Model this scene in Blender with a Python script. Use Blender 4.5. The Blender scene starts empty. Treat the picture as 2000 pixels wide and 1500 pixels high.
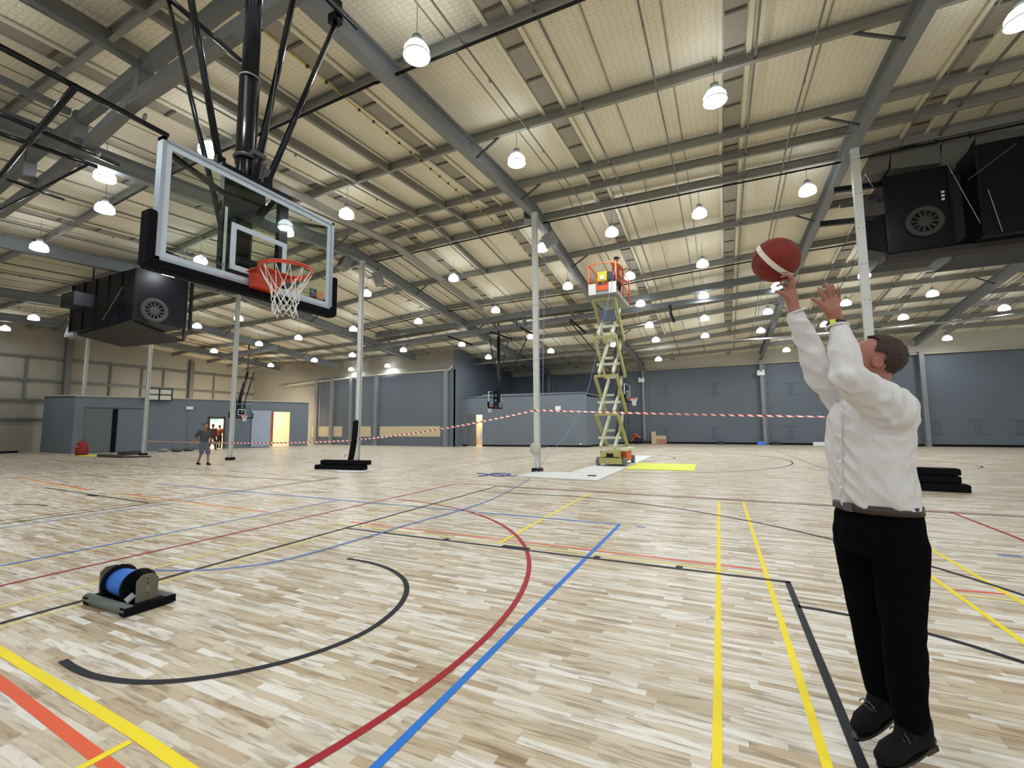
import bpy, bmesh, math, random
from mathutils import Vector, Matrix, noise
random.seed(7)
sc = bpy.context.scene
col = sc.collection
PI = math.pi
V = Vector
# ------------------------------------------------------------------ camera (calibrated on the court lines)
CP = V((5.2754, -2.8432, 1.5507)); YAW, PIT, ROL, FPX = 2.00976, 0.09176, -0.00660, 875.4
CFW = V((math.cos(YAW)*math.cos(PIT), math.sin(YAW)*math.cos(PIT), math.sin(PIT)))
_r = V((math.sin(YAW), -math.cos(YAW), 0)); _u = _r.cross(CFW)
CR = _r*math.cos(ROL)+_u*math.sin(ROL); CU = -_r*math.sin(ROL)+_u*math.cos(ROL)
cam = bpy.data.cameras.new('camera'); cam.lens = 36*FPX/2000; cam.sensor_width = 36; cam.clip_start = .05; cam.clip_end = 300
co = bpy.data.objects.new('camera', cam); col.objects.link(co)
mw = Matrix((CR, CU, -CFW)).transposed().to_4x4(); mw.translation = CP; co.matrix_world = mw
sc.camera = co
# ------------------------------------------------------------------ world, exposure
w = bpy.data.worlds.new('world'); sc.world = w; w.use_nodes = True
w.node_tree.nodes['Background'].inputs[0].default_value = (.86, .93, 1, 1)
w.node_tree.nodes['Background'].inputs[1].default_value = 1.1
sc.view_settings.view_transform = 'Standard'; sc.view_settings.look = 'None'
sc.view_settings.exposure = 0.0; sc.view_settings.gamma = 1; sc.view_settings.use_curve_mapping = False
sc.cycles.use_denoising = True; sc.cycles.use_adaptive_sampling = True; sc.cycles.adaptive_threshold = .025; sc.cycles.max_bounces = 6; sc.cycles.diffuse_bounces = 4; sc.cycles.glossy_bounces = 3
sc.cycles.transparent_max_bounces = 12; sc.cycles.transmission_bounces = 4
sc.cycles.sample_clamp_indirect = 6; sc.cycles.caustics_reflective = False; sc.cycles.caustics_refractive = False
LAMP = 11.0; LW = 69          # radiance of the high-bay domes

def area(name, loc, tgt, sx, sy, power, colr=(1, 1, 1)):
    l = bpy.data.lights.new(name, 'AREA'); l.shape = 'RECTANGLE'; l.size = sx; l.size_y = sy; l.energy = power; l.color = colr
    o = bpy.data.objects.new(name, l); col.objects.link(o); o.location = loc
    o.rotation_euler = (V(tgt)-V(loc)).to_track_quat('-Z', 'Y').to_euler(); return o
area('daylight_door', (-28.9, 21.2, 3.3), (-31.2, 22.8, 1.0), 2.6, .5, 420, (1, .88, .68))
area('daylight_gable', (-31.5, 21.5, 3.3), (-35.9, 21, 7), 5, 1.6, 55, (1, .66, .34))
area('daylight_exit', (-29.4, 17.6, 2.9), (-32.0, 19.0, 0.9), 1.6, .5, 260, (1, .95, .88))
area('room_light', (-11.6, 27.15, 3.2), (-11.75, 28.5, 0.6), 1.2, .4, 150, (1, .88, .72))

# ------------------------------------------------------------------ survey helpers: where a sight line meets a real plane
def ray(u, v): return CFW+CR*((u-1000)/FPX)-CU*((v-750)/FPX)
def AX(x, u, v): d = ray(u, v); return CP+d*((x-CP.x)/d.x)
def AY(y, u, v): d = ray(u, v); return CP+d*((y-CP.y)/d.y)
def AZ(z, u, v): d = ray(u, v); return CP+d*((z-CP.z)/d.z)
def AD(t, u, v): return CP+ray(u, v)*t
def AV(A, B, u, v):
    d = ray(u, v); n = V((B[1]-A[1], A[0]-B[0], 0)); return CP+d*((V((A[0], A[1], 0))-CP).dot(n)/d.dot(n))
def itp(x, xs, ys):
    if x <= xs[0]: return ys[0]
    for i in range(len(xs)-1):
        if x <= xs[i+1]: return ys[i]+(ys[i+1]-ys[i])*(x-xs[i])/(xs[i+1]-xs[i])
    return ys[-1]
YN = [-14, 2.5, 11.2, 20, 27.5, 35.3]
FR = [(-36.3, [6.6, 7.3, 7.7, 6.85, 6.25, 5.8]), (-31.8, [6.7, 7.4, 7.9, 7.2, 6.55, 5.9]), (-24.3, [6.5, 7.35, 7.85, 7.0, 6.2, 5.7]), (-16.3, [6.6, 7.55, 8.02, 7.1, 6.4, 5.8]),
      (-8.8, [7.2, 8.17, 8.78, 7.6, 6.5, 5.85]), (-.5, [7.3, 8.33, 8.95, 7.65, 6.5, 5.95]), (8.7, [7.2, 8.15, 8.8, 8.2, 7.4, 6.3]), (17.0, [7.2, 8.1, 8.8, 8.4, 7.6, 6.6]), (25.5, [7.2, 8.1, 8.8, 8.4, 7.6, 6.6]), (33.5, [7.2, 8.1, 8.8, 8.4, 7.6, 6.6])]
FX = [f[0] for f in FR]
def ZR(x, y): return itp(x, FX, [itp(y, YN, f[1]) for f in FR])
def roof_hit(u, v, off):
    d = ray(u, v); t = 1.0
    while t < 90:
        p = CP+d*t
        if p.z > ZR(p.x, p.y)+off: return p
        t += .02
    return CP+d*40

# ------------------------------------------------------------------ materials
MATS = {}
def nd(nt, t, **k):
    n = nt.nodes.new(t)
    for a, b in k.items(): setattr(n, a, b)
    return n
def mat(name, c, rough=.5, metal=0, var=.06, scale=6, bump=0, bscale=40, emit=None, es=0, alpha=1, coat=0, stretch=None, spec=None):
    if name in MATS: return MATS[name]
    m = bpy.data.materials.new(name); m.use_nodes = True; nt = m.node_tree; b = nt.nodes['Principled BSDF']
    tc = nd(nt, 'ShaderNodeTexCoord'); mp = nd(nt, 'ShaderNodeMapping'); nt.links.new(tc.outputs['Object'], mp.inputs[0])
    if stretch: mp.inputs['Scale'].default_value = stretch
    n = nd(nt, 'ShaderNodeTexNoise'); n.inputs['Scale'].default_value = scale; n.inputs['Detail'].default_value = 4
    nt.links.new(mp.outputs[0], n.inputs['Vector'])
    mx = nd(nt, 'ShaderNodeMixRGB'); nt.links.new(n.outputs['Fac'], mx.inputs[0])
    mx.inputs[1].default_value = (*[max(0, x*(1-var)) for x in c], 1); mx.inputs[2].default_value = (*[min(1, x*(1+var)) for x in c], 1)
    nt.links.new(mx.outputs[0], b.inputs['Base Color'])
    b.inputs['Roughness'].default_value = rough; b.inputs['Metallic'].default_value = metal
    if spec is not None: b.inputs['Specular IOR Level'].default_value = spec
    if coat: b.inputs['Coat Weight'].default_value = coat
    if emit: b.inputs['Emission Color'].default_value = (*emit, 1); b.inputs['Emission Strength'].default_value = es
    if bump:
        n2 = nd(nt, 'ShaderNodeTexNoise'); n2.inputs['Scale'].default_value = bscale; nt.links.new(mp.outputs[0], n2.inputs['Vector'])
        bp = nd(nt, 'ShaderNodeBump'); bp.inputs['Strength'].default_value = bump; bp.inputs['Distance'].default_value = .02
        nt.links.new(n2.outputs['Fac'], bp.inputs['Height']); nt.links.new(bp.outputs[0], b.inputs['Normal'])
    MATS[name] = m; return m
def s2l(r, g, b): return tuple(((x/255+.055)/1.055)**2.4 if x > 10 else x/255/12.92 for x in (r, g, b))

def floor_mat():
    m = bpy.data.materials.new('maple_strip_floor'); m.use_nodes = True; nt = m.node_tree; L = nt.links.new; b = nt.nodes['Principled BSDF']
    tc = nd(nt, 'ShaderNodeTexCoord'); sp = nd(nt, 'ShaderNodeSeparateXYZ'); L(tc.outputs['Object'], sp.inputs[0])
    def M(op, a, bb=None, c=None):
        n = nd(nt, 'ShaderNodeMath', operation=op)
        for i, x in enumerate((a, bb, c)):
            if x is None: continue
            if isinstance(x, (int, float)): n.inputs[i].default_value = x
            else: L(x, n.inputs[i])
        return n.outputs[0]
    ry = M('DIVIDE', sp.outputs[1], .055); row = M('FLOOR', ry)
    w1 = nd(nt, 'ShaderNodeTexWhiteNoise', noise_dimensions='1D'); L(row, w1.inputs['W'])
    ln = M('MULTIPLY_ADD', w1.outputs['Value'], .38, .34)
    xx = M('ADD', M('DIVIDE', sp.outputs[0], ln), M('MULTIPLY', w1.outputs['Value'], 37.0)); cell = M('FLOOR', xx)
    cb = nd(nt, 'ShaderNodeCombineXYZ'); L(row, cb.inputs[0]); L(cell, cb.inputs[1])
    w2 = nd(nt, 'ShaderNodeTexWhiteNoise', noise_dimensions='2D'); L(cb.outputs[0], w2.inputs['Vector'])
    r1 = nd(nt, 'ShaderNodeValToRGB'); L(w2.outputs['Value'], r1.inputs[0]); cr = r1.color_ramp
    tones = [(0, (172, 150, 116)), (.13, (188, 170, 138)), (.36, (202, 188, 162)), (.6, (212, 203, 184)), (.8, (222, 217, 204)), (1, (231, 228, 219))]
    cr.elements[0].color = (*s2l(*tones[0][1]), 1); cr.elements[1].color = (*s2l(*tones[-1][1]), 1)
    for p, c in tones[1:-1]: e = cr.elements.new(p); e.color = (*s2l(*c), 1)
    # grain, shifted per board
    mp = nd(nt, 'ShaderNodeCombineXYZ'); L(M('MULTIPLY_ADD', sp.outputs[0], 1.3, M('MULTIPLY', w2.outputs['Value'], 50)), mp.inputs[0]); L(M('MULTIPLY', sp.outputs[1], 10), mp.inputs[1]); L(M('MULTIPLY', w2.outputs['Value'], 20), mp.inputs[2])
    g = nd(nt, 'ShaderNodeTexNoise'); g.inputs['Scale'].default_value = 2.2; g.inputs['Detail'].default_value = 6; g.inputs['Distortion'].default_value = .9; L(mp.outputs[0], g.inputs['Vector'])
    r2 = nd(nt, 'ShaderNodeValToRGB'); L(g.outputs['Fac'], r2.inputs[0]); r2.color_ramp.elements[0].position = .32; r2.color_ramp.elements[0].color = (.46, .38, .28, 1)
    r2.color_ramp.elements[1].position = .52; r2.color_ramp.elements[1].color = (1, 1, 1, 1)
    mx = nd(nt, 'ShaderNodeMixRGB', blend_type='MULTIPLY'); mx.inputs[0].default_value = .85; L(r1.outputs[0], mx.inputs[1]); L(r2.outputs[0], mx.inputs[2])
    # thin joints
    fy = M('FRACT', ry); fx = M('FRACT', xx)
    j = M('MAXIMUM', M('LESS_THAN', fy, .03), M('LESS_THAN', fx, .006))
    mj = nd(nt, 'ShaderNodeMixRGB', blend_type='MULTIPLY'); L(M('MULTIPLY', j, .38), mj.inputs[0]); L(mx.outputs[0], mj.inputs[1]); mj.inputs[2].default_value = (.35, .28, .2, 1)
    L(mj.outputs[0], b.inputs['Base Color'])
    b.inputs['Roughness'].default_value = .34; b.inputs['Specular IOR Level'].default_value = .42
    n3 = nd(nt, 'ShaderNodeTexNoise'); n3.inputs['Scale'].default_value = 3; L(tc.outputs['Object'], n3.inputs['Vector'])
    L(M('MULTIPLY_ADD', n3.outputs['Fac'], .16, .28), b.inputs['Roughness'])
    return m
def roof_mat():
    m = bpy.data.materials.new('insulation_blanket_wire_mesh'); m.use_nodes = True; nt = m.node_tree; L = nt.links.new; b = nt.nodes['Principled BSDF']
    tc = nd(nt, 'ShaderNodeTexCoord'); mp = nd(nt, 'ShaderNodeMapping'); mp.inputs['Scale'].default_value = (4.6, 6.4, 0); L(tc.outputs['Object'], mp.inputs[0])
    vo = nd(nt, 'ShaderNodeTexVoronoi', feature='DISTANCE_TO_EDGE'); vo.inputs['Scale'].default_value = 1.6; vo.inputs['Randomness'].default_value = .35; L(mp.outputs[0], vo.inputs['Vector'])
    r = nd(nt, 'ShaderNodeValToRGB'); L(vo.outputs['Distance'], r.inputs[0]); r.color_ramp.elements[0].position = .0; r.color_ramp.elements[0].color = (.6, .59, .55, 1); r.color_ramp.elements[1].position = .11; r.color_ramp.elements[1].color = (1, 1, 1, 1)
    n = nd(nt, 'ShaderNodeTexNoise'); n.inputs['Scale'].default_value = 1.2; n.inputs['Detail'].default_value = 5; L(tc.outputs['Object'], n.inputs['Vector'])
    mx = nd(nt, 'ShaderNodeMixRGB'); L(n.outputs['Fac'], mx.inputs[0]); mx.inputs[1].default_value = (*s2l(228, 220, 196), 1); mx.inputs[2].default_value = (*s2l(241, 236, 216), 1)
    m2 = nd(nt, 'ShaderNodeMixRGB', blend_type='MULTIPLY'); m2.inputs[0].default_value = .55; L(mx.outputs[0], m2.inputs[1]); L(r.outputs[0], m2.inputs[2]); L(m2.outputs[0], b.inputs['Base Color'])
    bp = nd(nt, 'ShaderNodeBump'); bp.inputs['Strength'].default_value = .5; bp.inputs['Distance'].default_value = .03; L(vo.outputs['Distance'], bp.inputs['Height']); L(bp.outputs[0], b.inputs['Normal'])
    b.inputs['Roughness'].default_value = .55; return m
def wall_mat(name, c, mark=True):
    m = mat(name, c, .62, 0, .08, .5)
    nt = m.node_tree; L = nt.links.new; b = nt.nodes['Principled BSDF']
    tc = nd(nt, 'ShaderNodeTexCoord'); br = nd(nt, 'ShaderNodeTexBrick'); mp = nd(nt, 'ShaderNodeMapping'); mp.inputs['Rotation'].default_value = (PI/2, 0, 0); L(tc.outputs['Object'], mp.inputs[0]); L(mp.outputs[0], br.inputs['Vector'])
    br.inputs['Scale'].default_value = 1; br.inputs['Brick Width'].default_value = 1.2; br.inputs['Row Height'].default_value = 2.4; br.inputs['Mortar Size'].default_value = .004
    bp = nd(nt, 'ShaderNodeBump'); bp.inputs['Strength'].default_value = .25; bp.inputs['Distance'].default_value = .02; L(br.outputs['Fac'], bp.inputs['Height']); L(bp.outputs[0], b.inputs['Normal'])
    return m
def tape_mat():
    m = bpy.data.materials.new('red_white_barrier_tape'); m.use_nodes = True; nt = m.node_tree; L = nt.links.new; b = nt.nodes['Principled BSDF']
    uv = nd(nt, 'ShaderNodeUVMap'); wv = nd(nt, 'ShaderNodeTexWave', wave_type='BANDS', bands_direction='DIAGONAL'); wv.inputs['Scale'].default_value = 1.0
    L(uv.outputs[0], wv.inputs['Vector']); r = nd(nt, 'ShaderNodeValToRGB'); r.color_ramp.interpolation = 'CONSTANT'; L(wv.outputs['Fac'], r.inputs[0])
    r.color_ramp.elements[0].color = (.5, .02, .03, 1); r.color_ramp.elements[1].position = .5; r.color_ramp.elements[1].color = (.92, .9, .88, 1)
    L(r.outputs[0], b.inputs['Base Color']); b.inputs['Roughness'].default_value = .4; return m
def glass_mat():
    m = bpy.data.materials.new('clear_backboard_glass'); m.use_nodes = True; nt = m.node_tree; nt.nodes.clear()
    o = nd(nt, 'ShaderNodeOutputMaterial'); t = nd(nt, 'ShaderNodeBsdfTransparent'); t.inputs[0].default_value = (.9, .94, .92, 1)
    g = nd(nt, 'ShaderNodeBsdfGlossy'); g.inputs['Roughness'].default_value = .02; g.inputs[0].default_value = (.9, .95, .95, 1); f = nd(nt, 'ShaderNodeValue'); f.outputs[0].default_value = .045
    mx = nd(nt, 'ShaderNodeMixShader'); nt.links.new(f.outputs[0], mx.inputs[0]); nt.links.new(t.outputs[0], mx.inputs[1]); nt.links.new(g.outputs[0], mx.inputs[2]); nt.links.new(mx.outputs[0], o.inputs[0]); return m
def ball_mat():
    return mat('red_brown_pebbled_leather', s2l(136, 44, 32), .6, 0, .15, 30, .8, 260, spec=.3)

M_rafter = mat('grey_blue_painted_steel', s2l(122, 126, 128), .42, .0, .07, 2)
M_purlin = mat('dull_galvanised_purlin', s2l(142, 141, 133), .5, .1, .1, 3)
M_truss = mat('grey_painted_truss_steel', s2l(108, 112, 112), .5, 0, .07, 2)
M_bridge = mat('dark_galvanised_strut', s2l(120, 119, 112), .5, .1, .08, 3)
M_strip = mat('grey_skylight_sheet', s2l(156, 150, 138), .6, 0, .1, 4)
M_batten = mat('dark_strip_batten', s2l(92, 88, 80), .6)
M_cream = mat('cream_roll_edge', s2l(222, 217, 196), .55, 0, .04, 3)
M_roof = roof_mat(); M_floor = floor_mat(); M_glass = glass_mat(); M_tape = tape_mat()
M_black = mat('black_powder_coated_steel', (.005, .006, .009), .22, .1, .1, 6, spec=.3)
M_blackm = mat('matt_black_foam', (.006, .006, .008), .8, 0, .1, 10, .15, 60, spec=.08)
M_duct = mat('black_fan_unit_panel', (.004, .005, .008), .3, .1, .12, 3, spec=.22)
M_fan = mat('dark_grey_fan_ring', s2l(66, 67, 64), .7, spec=.2)
M_pole = mat('white_painted_pole', s2l(205, 208, 204), .45, 0, .07, 3)
M_white = mat('white_plastic', s2l(225, 228, 228), .4, 0, .03)
M_alu = mat('brushed_aluminium_frame', s2l(176, 186, 198), .35, .55, .05, 6)
M_linew = mat('white_painted_glass_line', s2l(190, 203, 214), .45, 0, .03)
M_orange = mat('orange_red_rim_steel', s2l(196, 58, 22), .35, 0, .1, 10, coat=.3)
M_net = mat('white_nylon_cord', s2l(232, 232, 228), .7)
M_grey = mat('grey_speaker_plastic', s2l(135, 138, 134), .55)
M_dgrey = mat('dark_grey_housing', s2l(70, 72, 74), .5)
M_wall = wall_mat('grey_blue_wall_panel', s2l(93, 102, 110))
M_wallb = wall_mat('lighter_grey_blue_panel', s2l(106, 116, 125))
M_wallg = mat('dull_insulated_wall', s2l(144, 141, 128), .6, 0, .08, .8, .2, 8)
M_wallw = mat('pale_insulated_wall', s2l(180, 177, 162), .6, 0, .06, 1.2, .2, 8)
M_girt = mat('grey_wall_girt', s2l(96, 98, 94), .5, .1)
M_ply = mat('pale_plywood', s2l(196, 182, 146), .6, 0, .1, 3, stretch=(1, 1, 6))
M_kick = mat('black_rubber_skirting', (.006, .006, .008), .7, spec=.1)
M_beige = mat('beige_pipe_paint', s2l(188, 182, 160), .5)
M_yel = mat('yellow_cable_sheath', s2l(190, 168, 40), .5)
M_lime = mat('lime_yellow_ply_sheet', s2l(222, 232, 70), .6, 0, .05, 2)
M_sheet = mat('pale_protection_board', s2l(214, 218, 214), .6, 0, .06, 2)
M_liftY = mat('lift_yellow_green_paint', s2l(170, 164, 100), .5, 0, .1, 5)
M_liftP = mat('lift_faded_pale_paint', s2l(206, 210, 184), .5, 0, .08, 5)
M_liftO = mat('lift_orange_paint', s2l(212, 92, 48), .5, 0, .1, 5)
M_tyre = mat('grey_rubber_tyre', s2l(104, 110, 114), .7)
M_dark = mat('dark_machinery', (.02, .02, .02), .6)
M_blue = mat('blue_cable_sheath', s2l(60, 130, 225), .45)
M_bluec = mat('pale_blue_cable', s2l(120, 150, 215), .5)
M_green = mat('green_exit_sign_face', (.05, .5, .25), .4, emit=(.1, .8, .4), es=1.2)
M_emw = mat('white_exit_symbol', (.9, .95, .9), .4, emit=(.8, 1, .9), es=1.5)
M_skin = mat('skin', s2l(156, 104, 90), .5, 0, .1, 20, spec=.35)
M_skin2 = mat('tanned_skin', s2l(150, 104, 80), .55, 0, .07, 20)
M_hair = mat('dark_brown_hair', s2l(62, 44, 36), .75, 0, .35, 90, .9, 160)
M_shirt = mat('white_linen_shirt', s2l(206, 204, 203), .85, 0, .03, 9, .5, 16, spec=.15, stretch=(1.6, 1.6, .5))
M_trous = mat('black_trousers', (.003, .003, .0035), .95, 0, .2, 10, .1, 30, spec=.03)
M_shoe = mat('black_suede_shoe', (.008, .007, .008), .8, 0, .3, 30, .2, 80, spec=.12)
M_belt = mat('dark_brown_leather_belt', (.03, .018, .014), .5)
M_metal = mat('steel_hardware', s2l(150, 152, 150), .35, .8)
M_hv = mat('orange_work_shirt', s2l(176, 84, 46), .7)
M_navy = mat('dark_work_trousers', (.015, .016, .024), .8)
M_tee = mat('charcoal_tee_shirt', s2l(58, 62, 66), .8)
M_short = mat('grey_blue_shorts', s2l(78, 90, 104), .8)
M_maroon = mat('maroon_top', s2l(88, 40, 46), .8)
M_red = mat('red_plastic', s2l(140, 30, 24), .6)
M_lens = mat('watch_black', (.01, .01, .01), .3)
M_watch = mat('yellow_watch_strap', s2l(214, 222, 60), .5)
M_dome = bpy.data.materials.new('glowing_acrylic_dome'); M_dome.use_nodes = True
_b = M_dome.node_tree.nodes['Principled BSDF']; _b.inputs['Base Color'].default_value = (.9, .93, 1, 1)
_b.inputs['Emission Color'].default_value = (.87, .93, 1, 1); _b.inputs['Emission Strength'].default_value = LAMP
M_lineK = mat('black_court_paint', s2l(30, 32, 39), .55, 0, .08, 4, spec=.15)
M_lineR = mat('red_court_paint', s2l(160, 22, 34), .5, 0, .05, 4, spec=.2)
M_lineM = mat('maroon_court_paint', s2l(140, 60, 70), .5, 0, .05, 4)
M_lineB = mat('blue_court_paint', s2l(34, 118, 212), .5, 0, .05, 4, spec=.2)
M_lineY = mat('yellow_court_paint', s2l(246, 224, 30), .5, 0, .04, 4, spec=.2)
M_lineYp = mat('pale_yellow_court_paint', s2l(228, 214, 120), .5, 0, .04, 4)
M_lineO = mat('orange_court_paint', s2l(230, 96, 56), .5, 0, .05, 4, spec=.2)

# ------------------------------------------------------------------ mesh builder
def orth(d, up=V((0, 0, 1))):
    d = d.normalized(); s = d.cross(up)
    if s.length < 1e-4: s = d.cross(V((1, 0, 0)))
    s.normalize(); return d, s, s.cross(d).normalized()
class MB:
    def __init__(s): s.v = []; s.f = []; s.uv = {}
    def add(s, vs, fs):
        n = len(s.v); s.v += [V(p) for p in vs]; s.f += [tuple(i+n for i in f) for f in fs]; return s
    def box(s, c, d, R=None):
        c = V(c); hx, hy, hz = d[0]/2, d[1]/2, d[2]/2
        P = [V((x, y, z)) for x in (-hx, hx) for y in (-hy, hy) for z in (-hz, hz)]
        if R is not None: P = [R @ p for p in P]
        return s.add([c+p for p in P], [(0, 1, 3, 2), (4, 6, 7, 5), (0, 4, 5, 1), (2, 3, 7, 6), (0, 2, 6, 4), (1, 5, 7, 3)])
    def bb(s, a, b): return s.box(((a[0]+b[0])/2, (a[1]+b[1])/2, (a[2]+b[2])/2), (abs(b[0]-a[0]), abs(b[1]-a[1]), abs(b[2]-a[2])))
    def beam(s, p, q, w, h, up=V((0, 0, 1)), off=(0, 0)):
        p, q = V(p), V(q); d, sd, u = orth(q-p, V(up)); o = sd*off[0]+u*off[1]
        P = [e+o+sd*a*w/2+u*b*h/2 for e in (p, q) for a, b in ((-1, -1), (1, -1), (1, 1), (-1, 1))]
        return s.add(P, [(0, 1, 2, 3), (7, 6, 5, 4), (0, 4, 5, 1), (1, 5, 6, 2), (2, 6, 7, 3), (3, 7, 4, 0)])
    def ibeam(s, p, q, w, h, tf=.014, tw=.01):
        s.beam(p, q, w, tf, off=(0, -h/2)); s.beam(p, q, w, tf, off=(0, h/2)); return s.beam(p, q, tw, h-tf)
    def tube(s, pts, r, n=10, cap=True):
        pts = [V(p) for p in pts]; rs = r if isinstance(r, (list, tuple)) else [r]*len(pts); base = len(s.v); prev = None
        for i, p in enumerate(pts):
            d = (pts[min(i+1, len(pts)-1)]-pts[max(i-1, 0)]).normalized()
            if prev is None: _, sd, _ = orth(d)
            else:
                sd = prev-d*prev.dot(d)
                if sd.length < 1e-5: _, sd, _ = orth(d)
                sd.normalize()
            prev = sd; u = sd.cross(d)
            for k in range(n):
                a = 2*PI*k/n; s.v.append(p+(sd*math.cos(a)+u*math.sin(a))*rs[i])
        for i in range(len(pts)-1):
            for k in range(n):
                a, b = base+i*n+k, base+i*n+(k+1) % n; s.f.append((a, b, b+n, a+n))
        if cap:
            s.f.append(tuple(base+k for k in range(n))[::-1]); s.f.append(tuple(base+(len(pts)-1)*n+k for k in range(n)))
        return s
    def ring(s, c, nrm, R, r, n=36, m=8, a0=0, a1=2*PI):
        c = V(c); d, sd, u = orth(V(nrm)); full = abs(a1-a0-2*PI) < 1e-6; N = n if full else n+1; base = len(s.v)
        for i in range(N):
            a = a0+(a1-a0)*i/n; e = sd*math.cos(a)+u*math.sin(a)
            for k in range(m):
                b = 2*PI*k/m; s.v.append(c+e*(R+r*math.cos(b))+d*r*math.sin(b))
        for i in range(n):
            for k in range(m):
                a, b = base+i*m+k, base+i*m+(k+1) % m; j = ((i+1) % N)*m-i*m; s.f.append((a, b, b+j, a+j))
        return s
    def lathe(s, c, prof, n=24, axis=V((0, 0, 1))):
        c = V(c); d, sd, u = orth(V(axis)); base = len(s.v)
        for r, z in prof:
            for k in range(n):
                a = 2*PI*k/n; s.v.append(c+(sd*math.cos(a)+u*math.sin(a))*r+d*z)
        for i in range(len(prof)-1):
            for k in range(n):
                a, b = base+i*n+k, base+i*n+(k+1) % n; s.f.append((a, b, b+n, a+n))
        if prof[0][0] > 1e-4: s.f.append(tuple(base+k for k in range(n))[::-1])
        if prof[-1][0] > 1e-4: s.f.append(tuple(base+(len(prof)-1)*n+k for k in range(n)))
        return s
    def ell(s, c, r, R=None, n=20, m=12):
        c = V(c); base = len(s.v); r = (r, r, r) if isinstance(r, (int, float)) else r
        P = [V((0, 0, -r[2]))]
        for i in range(1, m):
            t = -PI/2+PI*i/m
            for k in range(n):
                a = 2*PI*k/n; P.append(V((r[0]*math.cos(t)*math.cos(a), r[1]*math.cos(t)*math.sin(a), r[2]*math.sin(t))))
        P.append(V((0, 0, r[2])))
        if R is not None: P = [R @ p for p in P]
        F = []
        for k in range(n): F.append((0, 1+(k+1) % n, 1+k))
        for i in range(m-2):
            for k in range(n): a, b = 1+i*n+k, 1+i*n+(k+1) % n; F.append((a, b, b+n, a+n))
        T = len(P)-1
        for k in range(n): F.append((T, 1+(m-2)*n+k, 1+(m-2)*n+(k+1) % n))
        return s.add([c+p for p in P], F)
    def prism(s, pts, ext):
        pts = [V(p) for p in pts]; e = V(ext); n = len(pts)
        return s.add(pts+[p+e for p in pts], [tuple(range(n))[::-1], tuple(range(n, 2*n))]+[(i, (i+1) % n, (i+1) % n+n, i+n) for i in range(n)])
    def loft(s, secs, n=24):
        base = len(s.v)
        for c, a, b in secs:
            for k in range(n):
                t = 2*PI*k/n; s.v.append(V(c)+V(a)*math.cos(t)+V(b)*math.sin(t))
        for i in range(len(secs)-1):
            for k in range(n): a, b = base+i*n+k, base+i*n+(k+1) % n; s.f.append((a, b, b+n, a+n))
        s.f.append(tuple(base+k for k in range(n))[::-1]); s.f.append(tuple(base+(len(secs)-1)*n+k for k in range(n))); return s
    def build(s, name, m, parent=None, smooth=False, fix=True):
        off = V((0, 0, 0)); q = parent
        while q is not None: off += q.location; q = q.parent
        me = bpy.data.meshes.new(name); me.from_pydata([tuple(p-off) for p in s.v], [], s.f)
        if fix:
            bm = bmesh.new(); bm.from_mesh(me); bmesh.ops.recalc_face_normals(bm, faces=bm.faces); bm.to_mesh(me); bm.free()
        me.materials.append(m)
        if smooth: me.polygons.foreach_set('use_smooth', [True]*len(me.polygons))
        me.update(); o = bpy.data.objects.new(name, me); col.objects.link(o); o.parent = parent; return o
def tag(o, label, cat=None, group=None, kind=None):
    o['label'] = label
    if cat: o['category'] = cat
    if group: o['group'] = group
    if kind: o['kind'] = kind
    return o
def thing(name, loc, label, cat, group=None):
    o = bpy.data.objects.new(name, None); o.empty_display_size = .1; col.objects.link(o); o.location = loc
    return tag(o, label, cat, group)
def struct(o, label=None):
    o['kind'] = 'structure'
    if label: o['label'] = label
    return o
ORD = ['first', 'second', 'third', 'fourth', 'fifth', 'sixth', 'seventh', 'eighth', 'ninth', 'tenth', 'eleventh', 'twelfth', 'thirteenth', 'fourteenth', 'fifteenth']

# ------------------------------------------------------------------ floor and court lines
fl = struct(MB().bb((-38, -14, -.2), (34, 37, 0)).build('floor', M_floor), 'pale maple strip sports floor with coloured court lines')
ZL = [.0016]
def seg(mb, p, q, w=.05, z=None):
    z = z or ZL[0]; p, q = V((p[0], p[1], 0)), V((q[0], q[1], 0)); d = (q-p).normalized(); s = V((-d.y, d.x, 0))*w/2; h = V((0, 0, z))
    mb.add([p-s+h, q-s+h, q+s+h, p+s+h], [(0, 1, 2, 3)])
def arc(mb, c, R, a0, a1, w=.05, z=None, n=48, cy=1):
    z = z or ZL[0]; P = []
    for i in range(n+1):
        a = math.radians(a0+(a1-a0)*i/n)
        for r in (R-w/2, R+w/2): P.append((c[0]+r*math.cos(a), c[1]+r*math.sin(a)*cy, z))
    mb.add(P, [(2*i, 2*i+1, 2*i+3, 2*i+2) for i in range(n)])
def lines(name, m, fn, z, label):
    mb = MB(); ZL[0] = z; fn(mb); o = mb.build(name, m, fl, fix=False); o['label'] = label; return o
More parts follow.
